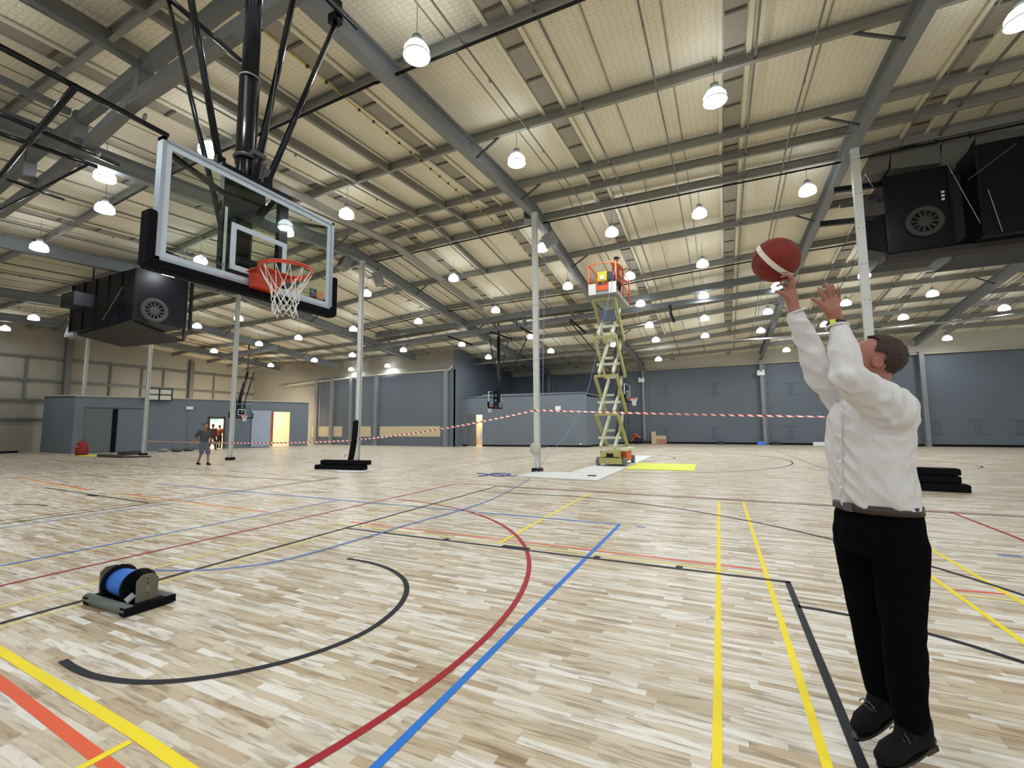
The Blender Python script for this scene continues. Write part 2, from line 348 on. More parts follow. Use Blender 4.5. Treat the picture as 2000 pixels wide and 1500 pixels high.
def l_black(m):
    seg(m, (-.025, -7.5), (-.025, 7.5)); seg(m, (0, 2.425), (5.8, 2.425)); seg(m, (5.775, 2.45), (5.775, -2.45)); seg(m, (0, -2.425), (5.8, -2.425))
    for x in (1.77, 3.86, 4.77): seg(m, (x, 2.45), (x, 2.53), .07); seg(m, (x, -2.45), (x, -2.53), .07)
    seg(m, (2.62, 2.49), (3.0, 2.49), .09)
    # no-charge arc, surveyed
    pts = [(1.20, -1.27), (1.42, -1.285), (1.66, -1.275), (1.95, -1.205), (2.2, -1.07), (2.42, -.87), (2.6, -.62), (2.71, -.36), (2.755, -.08), (2.72, .2), (2.64, .45), (2.5, .70), (2.3, .92), (2.05, 1.085), (1.78, 1.19), (1.5, 1.24), (1.2, 1.25)]
    sm = []
    for i in range(len(pts)-1):
        p0, p1, p2, p3 = [V((*pts[max(0, min(len(pts)-1, j))], 0)) for j in (i-1, i, i+1, i+2)]
        for k in range(5):
            t = k/5; sm.append(.5*((2*p1)+(p2-p0)*t+(2*p0-5*p1+4*p2-p3)*t*t+(3*p1-p0-3*p2+p3)*t**3))
    sm.append(V((*pts[-1], 0))); P = []
    for i, p in enumerate(sm):
        d = (sm[min(i+1, len(sm)-1)]-sm[max(0, i-1)]).normalized(); n = V((-d.y, d.x, 0))*.025; P += [p-n+V((0, 0, ZL[0])), p+n+V((0, 0, ZL[0]))]
    m.add(P, [(2*i, 2*i+1, 2*i+3, 2*i+2) for i in range(len(sm)-1)])
    arc(m, (5.775, 0), 1.775, -90, 90)
    seg(m, (0, 6.6), (2.2, 6.7)); seg(m, (0, -6.6), (2.9, -6.6)); arc(m, (1.575, 0), 6.72, 84.6, -78, n=80)
    seg(m, (0, 7.47), (28, 7.47), .04)
    # neighbouring court to the left and the two courts beyond
    seg(m, (-5.55, -6), (-5.38, 7.4)); seg(m, (-5.55, 2.5), (-10.9, 2.75)); seg(m, (-8.2, 2.58), (-7.75, 2.56), .12); arc(m, (-7.1, -.1), 1.6, 90, 180, n=20)
    seg(m, (-5.5, 6.5), (-9.4, 6.35)); arc(m, (-9.4, -.2), 6.55, 90, 150, n=30)
    arc(m, (.8, 18.7), 6.9, -80, 80, n=50); arc(m, (1.0, 18.9), 2.2, -60, 60, n=24); arc(m, (-9.3, 18.5), 5.0, 130, 230, n=30)
    arc(m, (11.5, 19), 5.6, -70, 95, n=40); arc(m, (11.2, 19.2), 2.3, -40, 60)
def l_red(m):
    seg(m, (-1.275, -6), (-1.275, 7.62)); seg(m, (-1.3, 7.6), (30, 7.6)); arc(m, (-1.25, 0), 4.88, -90, 88, n=90); seg(m, (8.77, 7.6), (8.77, -3))
def l_mar(m):
    seg(m, (-6.05, -4), (-5.5, 7.4), .045); seg(m, (-5.3, 7.38), (-30, 7.6), .05); seg(m, (7.9, 26.5), (8.43, 12.6), .05)
    seg(m, (-3.6, 12.5), (-3.6, 30), .05); seg(m, (-1.5, 13), (1.0, 26), .04)
def l_blue(m):
    seg(m, (3.78, -3.5), (3.74, 4.33)); seg(m, (3.76, 4.33), (-9, 4.36)); seg(m, (-2.24, -3), (-2.16, 4.33), .045); seg(m, (4.0, 4.3), (4.14, 4.3), .05); seg(m, (8.12, 4.48), (8.32, 4.48))
    seg(m, (-5.0, -1), (-5.1, 4.3), .035)
def l_yel(m):
    seg(m, (5.12, 7.25), (5.2, -3.3), .045); seg(m, (5.56, 7.28), (5.66, -3.3), .045); seg(m, (2.52, 2.62), (2.45, 7.25), .045)
    seg(m, (-2, -1.29), (2.5, -1.46), .06); seg(m, (2.5, -1.46), (5.0, -1.62), .06); seg(m, (2.54, -2.7), (2.54, -1.5), .045)
    seg(m, (7.5, 4.9), (7.6, -2), .045); seg(m, (7.1, 3.7), (7.16, -2), .045); seg(m, (7.1, 3.6), (7.1, 7.3), .045)
def l_yelp(m):
    seg(m, (-.5, 2.62), (5.6, 2.57), .045); seg(m, (-.5, -3), (-.5, 7.3), .04); seg(m, (.07, -3), (.1, 7.2), .035); seg(m, (-2.75, -2), (-3.0, 4.2), .035); seg(m, (-2.05, -2), (-2.05, 4.1), .035)
    seg(m, (7.1, 2.68), (9, 2.72), .045); seg(m, (-7.4, 2.88), (-2.5, 2.72), .045); seg(m, (-14.7, 3.42), (-9.2, 2.9), .05)
def l_or(m):
    seg(m, (-.3, 2.80), (5.58, 2.74), .045); seg(m, (.6, -1.52), (3.2, -1.66), .06); seg(m, (7.15, 2.82), (7.56, 2.86), .045); seg(m, (-7.4, 2.98), (-2.3, 2.82), .045); seg(m, (-14.7, 3.52), (-9.2, 3.0), .05)
lines('orange_line_markings', M_lineO, l_or, .0012, 'orange badminton lines')
lines('pale_yellow_line_markings', M_lineYp, l_yelp, .0016, 'pale yellow court lines')
lines('yellow_line_markings', M_lineY, l_yel, .002, 'bright yellow court lines')
lines('maroon_line_markings', M_lineM, l_mar, .0024, 'thin maroon lines of the farther courts')
lines('blue_line_markings', M_lineB, l_blue, .0028, 'blue court lines')
lines('red_line_markings', M_lineR, l_red, .0032, 'red netball goal circle and lines')
lines('black_line_markings', M_lineK, l_black, .0036, 'black basketball key, arcs and baseline')

# ------------------------------------------------------------------ roof
XS = FX; YS = YN
mb = MB(); P = [(x, y, ZR(x, y)+.74) for x in XS for y in YS]; ny = len(YS)
mb.add(P, [(i*ny+j, (i+1)*ny+j, (i+1)*ny+j+1, i*ny+j+1) for i in range(len(XS)-1) for j in range(ny-1)])
P2 = [(x, y, z+.12) for x, y, z in P]
mb.add(P2, [(i*ny+j, i*ny+j+1, (i+1)*ny+j+1, (i+1)*ny+j) for i in range(len(XS)-1) for j in range(ny-1)])
ceil = struct(mb.build('ceiling', M_roof, fix=False), 'cream insulation blanket held up by wire mesh under the roof')
YF = [-10, -6, -2, 1, 4, 7, 9, 11.2, 13, 15.5, 18, 20, 22.5, 25, 27.5, 30, 32.5, 35.2]
def ypoly(x, off, y0=-10, y1=35.2, dx=0):
    ys = [y0]+[y for y in YF if y0+.2 < y < y1-.2]+[y1]
    return [V((x+dx, y, ZR(x, y)+off)) for y in ys]
STR = [-34.6, -30.6, -26.6, -22.4, -18.4, -14.4, -10.4, -6.2, -2.0, 1.82, 5.82, 10.35, 14.4, 18.6, 22.6, 26.6]
for x in STR:
    mb = MB(); pl = ypoly(x, .715)
    for a, b in zip(pl, pl[1:]): mb.beam(a, b, .38, .02)
    st = mb.build('skylight_strip', M_strip, ceil)
    mb = MB(); y = -9.5
    while y < 35: mb.box((x, y, ZR(x, y)+.69), (.37, .055, .04)); y += 1.02
    mb.build('batten', M_batten, st)
    mb = MB()
    for dx in (-.27, .27):
        pl = ypoly(x, .69, dx=dx)
        for a, b in zip(pl, pl[1:]): mb.beam(a, b, .09, .04)
    mb.build('blanket_edge', M_cream, ceil)
# blanket seams running up the slope
mb = MB()
for x0, x1 in zip(STR, STR[1:]):
    for k in (1, 2):
        x = x0+(x1-x0)*(k/3)+.1; pl = ypoly(x, .73)
        for a, b in zip(pl, pl[1:]): mb.beam(a, b, .022, .02)
mb.build('blanket_seam', mat('dark_blanket_seam', s2l(150, 145, 125), .7), ceil)  # seam strips in one even tone, darker than the blanket
# purlins: one bent member per line, lipped C section
PY = [-8.2, -5.2, -2.1, .95, 4.05, 7.1, 10.05, 11.3, 12.4, 15.4, 18.6, 21.4, 23.2, 24.9, 27.6, 29.4, 31.4, 33.4]
for i, y in enumerate(PY):
    mb = MB(); pl = [V((x, y, ZR(x, y)+.56)) for x in FX[:-1]]
    for a, b in zip(pl, pl[1:]):
        mb.beam(a, b, .018, .25); mb.beam(a, b, .085, .016, off=(.035, -.125)); mb.beam(a, b, .085, .016, off=(.035, .125)); mb.beam(a, b, .014, .03, off=(.072, -.115))
    struct(mb.build('roof_purlin', M_purlin), 'galvanised roof purlin running the length of the hall')
# bridging struts between purlins
for x, w, ya, yb in [(2.55, .04, -2, 33), (6.2, .04, -2, 33), (10.9, .05, 2, 33), (-3.35, .11, -2.1, 12.4), (-4.6, .11, -2.1, 15.4), (-7.5, .05, 4, 33), (-12.2, .06, -2, 33), (-3.4, .04, 12.4, 33), (13.2, .05, 4, 33), (-15.3, .05, 1, 33), (-20.2, .06, 1, 30), (-27.8, .06, 4, 30), (19.5, .05, 4, 33)]:
    mb = MB(); pl = ypoly(x, .53, ya, yb)
    for a, b in zip(pl, pl[1:]): mb.beam(a, b, w, .05 if w < .1 else .2)
    struct(mb.build('roof_strut_beam', M_bridge), 'dark strut bridging the purlins')
# portal rafters
for i, (x, zz) in enumerate(FR[1:-2]):
    mb = MB(); bend = -.029 if x == 8.7 else 0
    yend = 25.4 if x < -12 else 35.2
    pl = [V((x+max(0, y-11.2)*bend, y, ZR(x, y)+.22)) for y in [-10, 2.5, 7, 11.2, 15.5, 20, 24, yend]]
    for a, b in zip(pl, pl[1:]): mb.ibeam(a, b, .24, .44, .018, .012)
    r = struct(mb.build('roof_rafter_beam', M_rafter), 'grey steel portal rafter')
    sgn = 1 if x < 5 else -1
    for y in ((7.1, 10.05, 15.4, 18.6, 24.9) if x > -1 else (10.05, 15.4, 21.4)):
        z = ZR(x, y)
        MB().beam((x+sgn*.1, y, z+.03), (x+sgn*.85, y, z+.47), .05, .05).build('fly_brace', M_dgrey, r)
# black services pipes slung under some purlins
for y, x0, x1 in [(3.92, -1.0, 8.6), (12.3, -8.6, 17), (18.5, -16, 17), (3.9, -12, -1)]:
    mb = MB(); pl = [V((x, y, ZR(x, y)+.30)) for x in [x0]+[f for f in FX if x0 < f < x1]+[x1]]; mb.tube(pl, .03, 8)
    tag(mb.build('service_pipe', M_black, smooth=True), {3.92: 'black pipe slung under the nearest purlin at the top of the picture', 12.3: 'black pipe slung under the ridge purlin by the white pole tops', 18.5: 'black pipe slung under the purlin beyond the ridge', 3.9: 'black pipe slung under the purlin behind the large backboard'}[y], 'pipe')
# sprinkler pipes with heads
SPX = [(1.12, 'between the two nearest pairs of lamps'), (4.27, 'running straight over the scissor lift bay'), (7.2, 'just left of the right-hand rafter'), (10.0, 'passing above the right fan unit'), (-4.75, 'behind the big hoop mast'), (-7.8, 'left of the big hoop mast'), (-10.9, 'above the left side of the backboard'), (-13.9, 'over the neighbouring court, nearest its baseline'), (-17.6, 'over the middle of the neighbouring court'), (-21.2, 'over the far half of the neighbouring court'), (13.0, 'right of the right fan unit'), (16.0, 'farthest to the right')]
for x, lb in SPX:
    t = thing('sprinkler_pipe', (x, 2, ZR(x, 2)+.37), 'thin grey sprinkler pipe along the roof slope, '+lb, 'pipe', 'sprinkler pipes')
    MB().tube(ypoly(x, .39, -6, 32.5), .02, 7).build('pipe', M_bridge, t, True)
    y = -1.2
    while y < 30: MB().box((x, y, ZR(x, y)+.35), (.025, .05, .08)).lathe((x, y, ZR(x, y)+.3), [(.02, .02), (.012, 0)], 6).build('sprinkler_head', M_metal, t); y += 3.1
t = thing('yellow_cable', (-2.1, 3, 8.6), 'yellow cable with black clips running up the roof slope beside a grey strip', 'cable')
pl = [V((x, y, ZR(-2, y)+.41)) for x, y in [(-1.9, 0), (-1.96, 3), (-2.04, 4.5), (-2.11, 6), (-2.2, 8), (-2.35, 11), (-2.0, 13), (-2.0, 17), (-1.9, 24)]]
MB().tube(pl, .014, 6).build('cable', M_yel, t)
mb = MB()
for a, b in zip(pl, pl[1:]):
    n = int((b-a).length/.45)
    for k in range(n): mb.box(a.lerp(b, k/max(1, n)), (.05, .05, .05))
mb.build('clips', M_lens, t)
mb = MB(); pl = [V((x, y, ZR(-6.5, y)+.2)) for x, y in [(-6.3, 4.5), (-6.4, 6.8), (-6.6, 8.4), (-6.75, 11.4), (-6.75, 14.3), (-6.75, 18.8)]]
for a, b in zip(pl, pl[1:]):
    mb.beam(a, b, .34, .012); mb.beam(a, b, .012, .09, off=(-.17, .04)); mb.beam(a, b, .012, .09, off=(.17, .04)); mb.beam(a, b, .05, .03, off=(.06, .03))
tag(mb.build('cable_tray', mat('galvanised_tray', s2l(150, 150, 142), .4, .3)), 'galvanised cable tray sloping under the roof right of the backboard', 'cable tray')

# ------------------------------------------------------------------ high-bay lights
LPX = [(814, 98), (1396, 188), (1009, 311), (1577, 370), (1366, 415), (1997, 30), (886, 542), (716, 572), (817, 627), (690, 642), (968, 605), (788, 683), (688, 693), (757, 714), (686, 721), (1036, 657), (902, 672), (954, 697), (1076, 685), (1058, 483), (1109, 558), (1195, 452), (1230, 538), (1251, 592), (1268, 634), (1281, 663), (1286, 701), (1199, 672), (1372, 514), (1374, 576), (1376, 621), (1377, 655), (1517, 558), (1500, 608), (1486, 645), (1536, 683), (1652, 591), (1611, 633), (1900, 509), (1821, 573), (1688, 536), (1764, 619), (1961, 601), (1850, 660), (466, 621), (385, 636), (506, 671), (583, 659), (418, 685), (614, 703), (529, 713), (66, 620), (10, 641), (205, 405), (77, 481), (329, 533), (392, 507), (560, 451), (677, 416), (409, 290), (205, 342)]
pos = [(roof_hit(u, v, -.15), u) for u, v in LPX]
rows = [[] for _ in range(9)]; lim = [5, 9, 14.9, 18.9, 22.9, 26.3, 29.2, 99]
for p, u in pos:
    for i, l in enumerate(lim):
        if p.y < l: rows[i].append((u, p)); break
hb = thing('high_bay_light', (0, 0, 0), '', 'ceiling light', 'glowing dome pendant lamps under the roof')
lp = [MB().lathe((0, 0, 0), [(.001, -.145), (.15, -.14), (.225, -.125), (.235, -.1), (.22, .0), (.17, .08), (.09, .13), (.001, .14)], 28).build('dome', M_dome, hb, True),
      MB().lathe((0, 0, 0), [(.07, .125), (.085, .15), (.085, .26), (.03, .3)], 16).build('housing', M_grey, hb, True),
      MB().ring((0, 0, -.11), (0, 0, 1), .236, .012, 28, 6).build('rim_band', M_white, hb, True),
      MB().tube([(0, 0, .28), (0, 0, .90)], .008, 6).build('suspension_rod', M_metal, hb)]
RN = ['nearest', 'second', 'third', 'fourth', 'fifth', 'sixth', 'seventh', 'farthest']
ld = bpy.data.lights.new('lamp_output', 'AREA'); ld.shape = 'DISK'; ld.size = .4; ld.energy = LW; ld.color = (.93, .96, 1)
lo_ = bpy.data.objects.new('lamp_output', ld); col.objects.link(lo_); lo_.parent = hb; lo_.location = (0, 0, -.16); lp.append(lo_)
first = True
def put_light(p, label):
    global first
    if first: r = hb; first = False
    else:
        r = hb.copy(); col.objects.link(r)
        for c in lp: d = c.copy(); col.objects.link(d); d.parent = r
    r.location = p; r['label'] = label
for i, rw in enumerate(rows):
    for j, (u, p) in enumerate(sorted(rw, key=lambda a: a[0])):
        put_light(p, 'glowing dome pendant lamp, %s from the left in the %s lamp row%s' % (ORD[j], RN[i], '' if i else ' overhead'))
for x in (-5.4, .7, 5.2, 10.1, 14.5):
    for y in (-1.1, -5.2): put_light(V((x, y, ZR(x, y)-.15)), 'glowing dome pendant lamp behind the viewpoint')

# ------------------------------------------------------------------ walls
def wall(name, a, b, z0, z1, th, m, lb=None):
    a, b = V((*a, 0)), V((*b, 0)); d, s, u = orth(b-a); mb = MB().prism([a+V((0, 0, z0)), b+V((0, 0, z0)), b+V((0, 0, z1)), a+V((0, 0, z1))], s*th)
    return struct(mb.build(name, m), lb)
YB = 35.3
wb = struct(MB().bb((-12.6, YB, 0), (34, YB+.25, 6.05)).build('wall_back', M_wall), 'grey-blue far wall of the hall')
struct(MB().bb((-12.6, YB-.02, 6.05), (34, YB+.25, 7.7)).build('wall_back_upper', M_wallw), 'pale insulated strip above the far wall')
mb = MB()
for x in (-8.8, -.55, 8.0, 17.2, 25.5): mb.bb((x-.12, YB-.42, 0), (x+.12, YB, 6.2)); mb.bb((x+.16, YB-.1, 0), (x+.24, YB, 6.05))
struct(mb.build('trim_3', M_rafter), 'wall columns of the far wall')
struct(MB().bb((-12.6, YB-.03, 0), (34, YB, .14)).build('baseboard_back', M_kick))
mb = MB().tube([(-8, YB-.25, 5.98), (34, YB-.25, 6.12)], .06, 8)
struct(mb.build('trim_4', M_beige, smooth=True), 'beige gutter pipe along the top of the far wall')
# faint I-shaped block patches on the far wall
mb = MB()
for u in (1832, 1912, 1992, 1492, 1300, 1395, 1545):
    for v in ((760, 845) if u < 1700 else (835,)):
        p = AY(YB-.004, u, v); s = 1.0
        mb.box(p+V((0, 0, .45)), (.9*s, .006, .12)); mb.box(p, (.34*s, .006, .8)); mb.box(p-V((0, 0, .45)), (.9*s, .006, .12))
mb.build('wall_patch_panel', mat('slightly_darker_wall_patch', s2l(86, 95, 103), .7), wb)
for (u, v) in ((1253, 743), (1486, 729)):
    t = thing('emergency_light', AY(YB-.45, u, v), 'white twin emergency light on the far wall column '+('beyond the scissor lift' if u < 1300 else 'left of the shooting man'), 'emergency light', 'twin emergency lights')
    c = V(t.location); MB().box(c, (.5, .1, .3)).build('housing', M_white, t); MB().box(c+V((-.15, -.08, .18)), (.14, .1, .12)).box(c+V((.15, -.08, .18)), (.14, .1, .12)).build('lamp_heads', M_white, t)
# left section of the far wall, stands nearer
YL = 25.5
wl = struct(MB().bb((-26.6, YL, 0), (-12.7, YL+.25, 5.75)).build('wall_back_left', M_wall), 'grey-blue far wall at the left, standing nearer')
struct(MB().bb((-36.2, YL+.3, 0), (-12.7, YL+.5, 7.4)).build('wall_back_left_upper', M_wallg), 'pale wall above the left far wall')
struct(MB().bb((-12.85, YL, 0), (-12.6, YB, 7.2)).build('wall_return', M_wall), 'side return between the two far wall sections')
mb = MB()
for u in (618, 648, 686, 735, 872): p = AY(YL, u, 860); mb.bb((p.x-.16, YL-.22, 0), (p.x+.16, YL, 5.7))
struct(mb.build('trim_5', M_rafter), 'columns of the left far wall')
mb = MB()
for u0, u1 in ((610, 668), (686, 724), (742, 860)):
    a, b = AY(YL-.02, u0, 833), AY(YL-.02, u1, 853); mb.bb((a.x, YL-.03, b.z), (b.x, YL, a.z))
struct(mb.build('wall_infill_panel', M_ply), 'row of unpainted plywood infill panels low on the far wall')
pp = [AY(YL-.12, u, v) for u, v in ((545, 755), (600, 748), (720, 734), (878, 722))]; pp.append(pp[-1]+V((.25, 0, .3)))
tag(MB().tube(pp, .075, 10).build('drain_pipe', M_beige, smooth=True), 'beige drain pipe across the top of the left far wall', 'pipe')
pp = [AY(27.4, 882, 716), AY(27.2, 890, 724), AY(27, 894, 745), AY(27, 893, 872)]
tag(MB().tube(pp, .06, 8).build('down_pipe', M_rafter, smooth=True), 'grey down pipe in the corner beside the block room', 'pipe')
# gable wall, far left
XG = -36.0
prof = [(-14, 6.9), (2.5, 7.7), (11.2, 8.2), (20, 7.3), (27.5, 6.6)]
wg = struct(MB().prism([(XG, -14, 0)]+[(XG, y, z+.3) for y, z in prof]+[(XG, 27.5, 0)], (-.25, 0, 0)).build('wall_left', M_wallg), 'pale insulated gable wall at the far left')
mb = MB()
for z in (2.13, 3.39, 4.84, 6.36): mb.beam((XG+.08, -14, z), (XG+.08, 27, z-.15*(z > 4)), .12, .16)
for y in (12.0, 20.0, 4): mb.bb((XG, y-.16, 0), (XG+.36, y+.16, itp(y, [a for a, b in prof], [b for a, b in prof])-.1))
for y in (10, 14.5, 16.5, 18, 22, 24): mb.bb((XG+.02, y-.05, 3.5), (XG+.12, y+.05, 6.4))
struct(mb.build('wall_girt_beam', M_girt), 'steel girts and columns on the gable wall')
struct(MB().bb((XG, -14, 0), (XG+.03, 10, .12)).build('baseboard_left', M_kick))
# partition with openings
PA, PB, PC = (-35.6, 10.9), (-30.6, 10.6), (-25.5, 23.6)
def pw(u, v=850, o=0):
    p = AV(PB, PC, u, v)
    if o: n = V((-(PC[1]-PB[1]), PC[0]-PB[0], 0)).normalized(); n = n if n.dot(CP-p) > 0 else -n; p = p+n*o
    return p
pn = V((-(PC[1]-PB[1]), PC[0]-PB[0], 0)).normalized(); pn = pn if pn.dot(CP-V((*PB, 0))) > 0 else -pn
pd = (V((*PC, 0))-V((*PB, 0))).normalized()
def ppanel(mb, u0, u1, z0, z1, o=0, th=.15):
    a, b = pw(u0), pw(u1); a.z = b.z = 0
    a = a+pn*o; b = b+pn*o
    mb.prism([a+V((0, 0, z0)), b+V((0, 0, z0)), b+V((0, 0, z1)), a+V((0, 0, z1))], -pn*th); return mb
a0 = V((*PB, 0)); PH = 3.5
mb = MB(); mb.prism([a0, pw(409).xy.to_3d(), pw(409).xy.to_3d()+V((0, 0, PH)), a0+V((0, 0, PH))], -pn*.15)
ppanel(mb, 436, 527, 0, PH); ppanel(mb, 409, 436, 2.15, PH); ppanel(mb, 527, 566, 2.72, PH); ppanel(mb, 566, 601, 0, PH)
mb.prism([V((*PA, 0)), a0, a0+V((0, 0, PH+.08)), V((*PA, PH+.25))], (0, .15, 0))
pt_ = struct(mb.build('wall_partition', M_wallb), 'low grey-blue partition at the left end of the hall')
mb = MB(); a, b = a0.copy(), pw(604).xy.to_3d(); a.z = b.z = PH+.03; mb.beam(a, b, .2, .07); mb.beam((PA[0], PA[1], PH+.2), (PB[0], PB[1], PH+.06), .2, .07)
struct(mb.build('trim_6', M_wallw), 'pale capping along the partition top')
struct(ppanel(MB(), 163, 216, .05, 2.75, .03, .05).build('door_1', mat('grey_green_door_leaf', s2l(100, 108, 106), .6)), 'grey sliding door leaf at the left')
struct(ppanel(MB(), 228, 281, .05, 2.75, .03, .05).build('door_2', M_wallb), 'grey-blue sliding door leaf')
struct(ppanel(MB(), 217, 227, .0, 2.75, .012, .02).build('door_gap_shade_panel', M_kick), 'black strip put in for the shade of the gap between the two sliding leaves')  # flat black strip on solid wall; its colour stands for the gap's shade
struct(ppanel(MB(), 160, 283, 2.78, 2.83, .04, .05).build('trim_7', M_dgrey), 'door track')
struct(ppanel(MB(), 490, 527, .05, 2.8, .12, .06).build('door_3', mat('pale_blue_door_leaf', s2l(158, 170, 190), .5)), 'pale blue-grey sliding door leaf beside the bright opening')
mb = MB(); ppanel(mb, 404, 409, 0, 2.3, .03, .2); ppanel(mb, 436, 439, 0, 2.3, .03, .2); ppanel(mb, 404, 439, 2.15, 2.3, .03, .2)
struct(mb.build('door_frame', mat('dark_brown_door_frame', s2l(70, 58, 54), .6)), 'dark frame round the exit doorway')
# lit store behind the openings
mb = MB(); c = pw(546).xy.to_3d()-pn*5; mb.prism([c-pd*7, c+pd*5, c+pd*5+V((0, 0, 2.95)), c-pd*7+V((0, 0, 2.95))], -pn*.1)
struct(mb.build('wall_store', mat('warm_cream_outer_wall', s2l(226, 200, 160), .6)), 'warm cream wall seen through the openings')
mb = MB(); q = pw(541).xy.to_3d()-pn*2; mb.bb((q.x-.18, q.y-.18, 0), (q.x+.18, q.y+.18, 2.9)); tag(mb.build('store_column', mat('red_primer_column', s2l(205, 120, 84), .6)), 'red primed steel column seen through the bright opening', 'column')
q = pw(536).xy.to_3d()-pn*2.6; tag(MB().box(q+V((-.3, .1, .55)), (.6, .5, 1.1)).build('store_crate', mat('pale_blue_crate', s2l(170, 214, 230), .5)), 'pale blue crate seen through the bright opening', 'crate')
# exit sign, emergency light, framed board
p = pw(419, 821, .1); R = Matrix((pd, pn, V((0, 0, 1)))).transposed()
t = thing('exit_sign', p, 'green illuminated exit sign over the small doorway', 'exit sign')
MB().box(p, (.46, .05, .19), R).build('sign_face', M_green, t)
mb = MB(); f = p+pn*.03
for dx, dz, w_, h_ in ((-.19, .0, .05, .12), (-.17, -.06, .12, .03), (-.2, .08, .04, .04), (.0, 0, .16, .035), (.09, 0, .05, .09), (.2, 0, .09, .17)): mb.box(f+pd*dx*-.74+V((0, 0, dz*.74)), (w_*.74, .01, h_*.74), R)
mb.build('sign_symbols', M_emw, t)
p = pw(370, 797, .08); t = thing('emergency_light', p, 'white emergency light on the partition left of the exit sign', 'emergency light', 'twin emergency lights')
MB().box(p, (.4, .1, .2), R).build('housing', M_white, t); MB().beam(p-V((0, 0, .1)), V((p.x, p.y, .4)), .03, .02).build('conduit', M_grey, t)
t = thing('framed_board', pw(309, 770, .4), 'black framed board of four pale panes above the partition', 'framed board')
cs = [pw(u, v, .4) for u, v in ((284, 783), (334, 784), (335, 762), (285, 757))]; zc = (cs[0].z+cs[2].z)/2; hx = (cs[1]-cs[0]).length/2; hz = (cs[2].z-cs[0].z)/2; c = (cs[0]+cs[1]+cs[2]+cs[3])/4
MB().box(c, (2*hx-.1, .03, 2*hz-.1), R).build('board_panes', mat('pale_board', s2l(208, 210, 196), .5), t)
mb = MB()
for dz in (-hz, 0, hz): mb.box(c+V((0, 0, dz))+pn*.02, (2*hx+.05, .05, .07), R)
for dx in (-hx, 0, hx): mb.box(c+pd*dx+pn*.02, (.07, .05, 2*hz), R)
mb.build('frame', M_black, t); MB().box(c-pn*.25-V((0, 0, hz-.1)), (.1, .4, .06), R).build('bracket', M_dgrey, t)
# block room in the middle distance
RA, RB, RC = V((-12.6, 26.4, 0)), V((-3.35, 27.75, 0)), V((-1.9, 34.9, 0)); RH = 3.85
def rw(u): p = AV(RA, RB, u, 850); p.z = 0; return p
d1, d2 = rw(929), rw(942); n1 = V((RB.y-RA.y, RA.x-RB.x, 0)).normalized(); n1 = n1 if n1.dot(CP-RA) > 0 else -n1
mb = MB()
def rp(a, b, z0, z1, n, th=.15): mb.prism([a+V((0, 0, z0)), b+V((0, 0, z0)), b+V((0, 0, z1)), a+V((0, 0, z1))], -n*th)
rp(RA, d1, 0, RH-.15, n1); rp(d1, d2, 2.35, RH-.1, n1); rp(d2, RB, 0, RH, n1)
n2 = V((RC.y-RB.y, RB.x-RC.x, 0)).normalized(); n2 = n2 if n2.x > 0 else -n2
rp(RB, RC, 0, RH-.3, n2)
mb.prism([RA+V((0, 0, RH-.2)), RB+V((0, 0, RH-.05)), RC+V((0, 0, RH-.35)), V((-12.4, 35, RH-.35))], (0, 0, -.1))
br = struct(mb.build('wall_block_room', wall_mat('mid_grey_room_panel', s2l(102, 111, 119))), 'grey block room standing out from the far wall')
mb = MB(); rp(RA+n1*.02, d1+n1*.02, 0, .12, n1, .02); rp(d2+n1*.02, RB+n1*.02, 0, .12, n1, .02); rp(RB+n2*.02, RC+n2*.02, 0, .12, n2, .02); struct(mb.build('baseboard_room', M_kick))
mb = MB(); rp(rw(914)+n1*.03, rw(928)+n1*.03, 0, 2.4, n1, .05); struct(mb.build('door_4', mat('dull_grey_door', s2l(92, 96, 94), .6)), 'grey door leaf left of the lit doorway')
q = d1.lerp(d2, .5)-n1*1.9; mb = MB().prism([q-V((2.5, 0, 0)), q+V((2.5, 0, 0)), q+V((2.5, 0, 3.5)), q+V((-2.5, 0, 3.5))], (0, .1, 0)); struct(mb.build('wall_room_inner', mat('warm_room_wall', s2l(226, 196, 160), .6)))
t = thing('stacked_planks', d2-n1*.8, 'few white planks leaning inside the lit doorway', 'planks', None)
for k in range(4): MB().beam(d2-n1*(.7+.1*k)+V((-.12*k, 0, 0)), d2-n1*(.7+.1*k)+V((-.12*k-.25, 0, 1.3-.1*k)), .06, .12).build('plank', M_white, t)
for (u, v, s) in ((1090, 797, .4), (1134, 867, .12)):
    p = AV(RA, RB, u, v)+n1*.029
    tag(MB().box(p, (s, .08, s*.7)).build('wall_box', M_white), 'white box fixed '+('high on the block room beside the white pole' if s > .2 else 'low on the block room, a small outlet'), 'wall box')

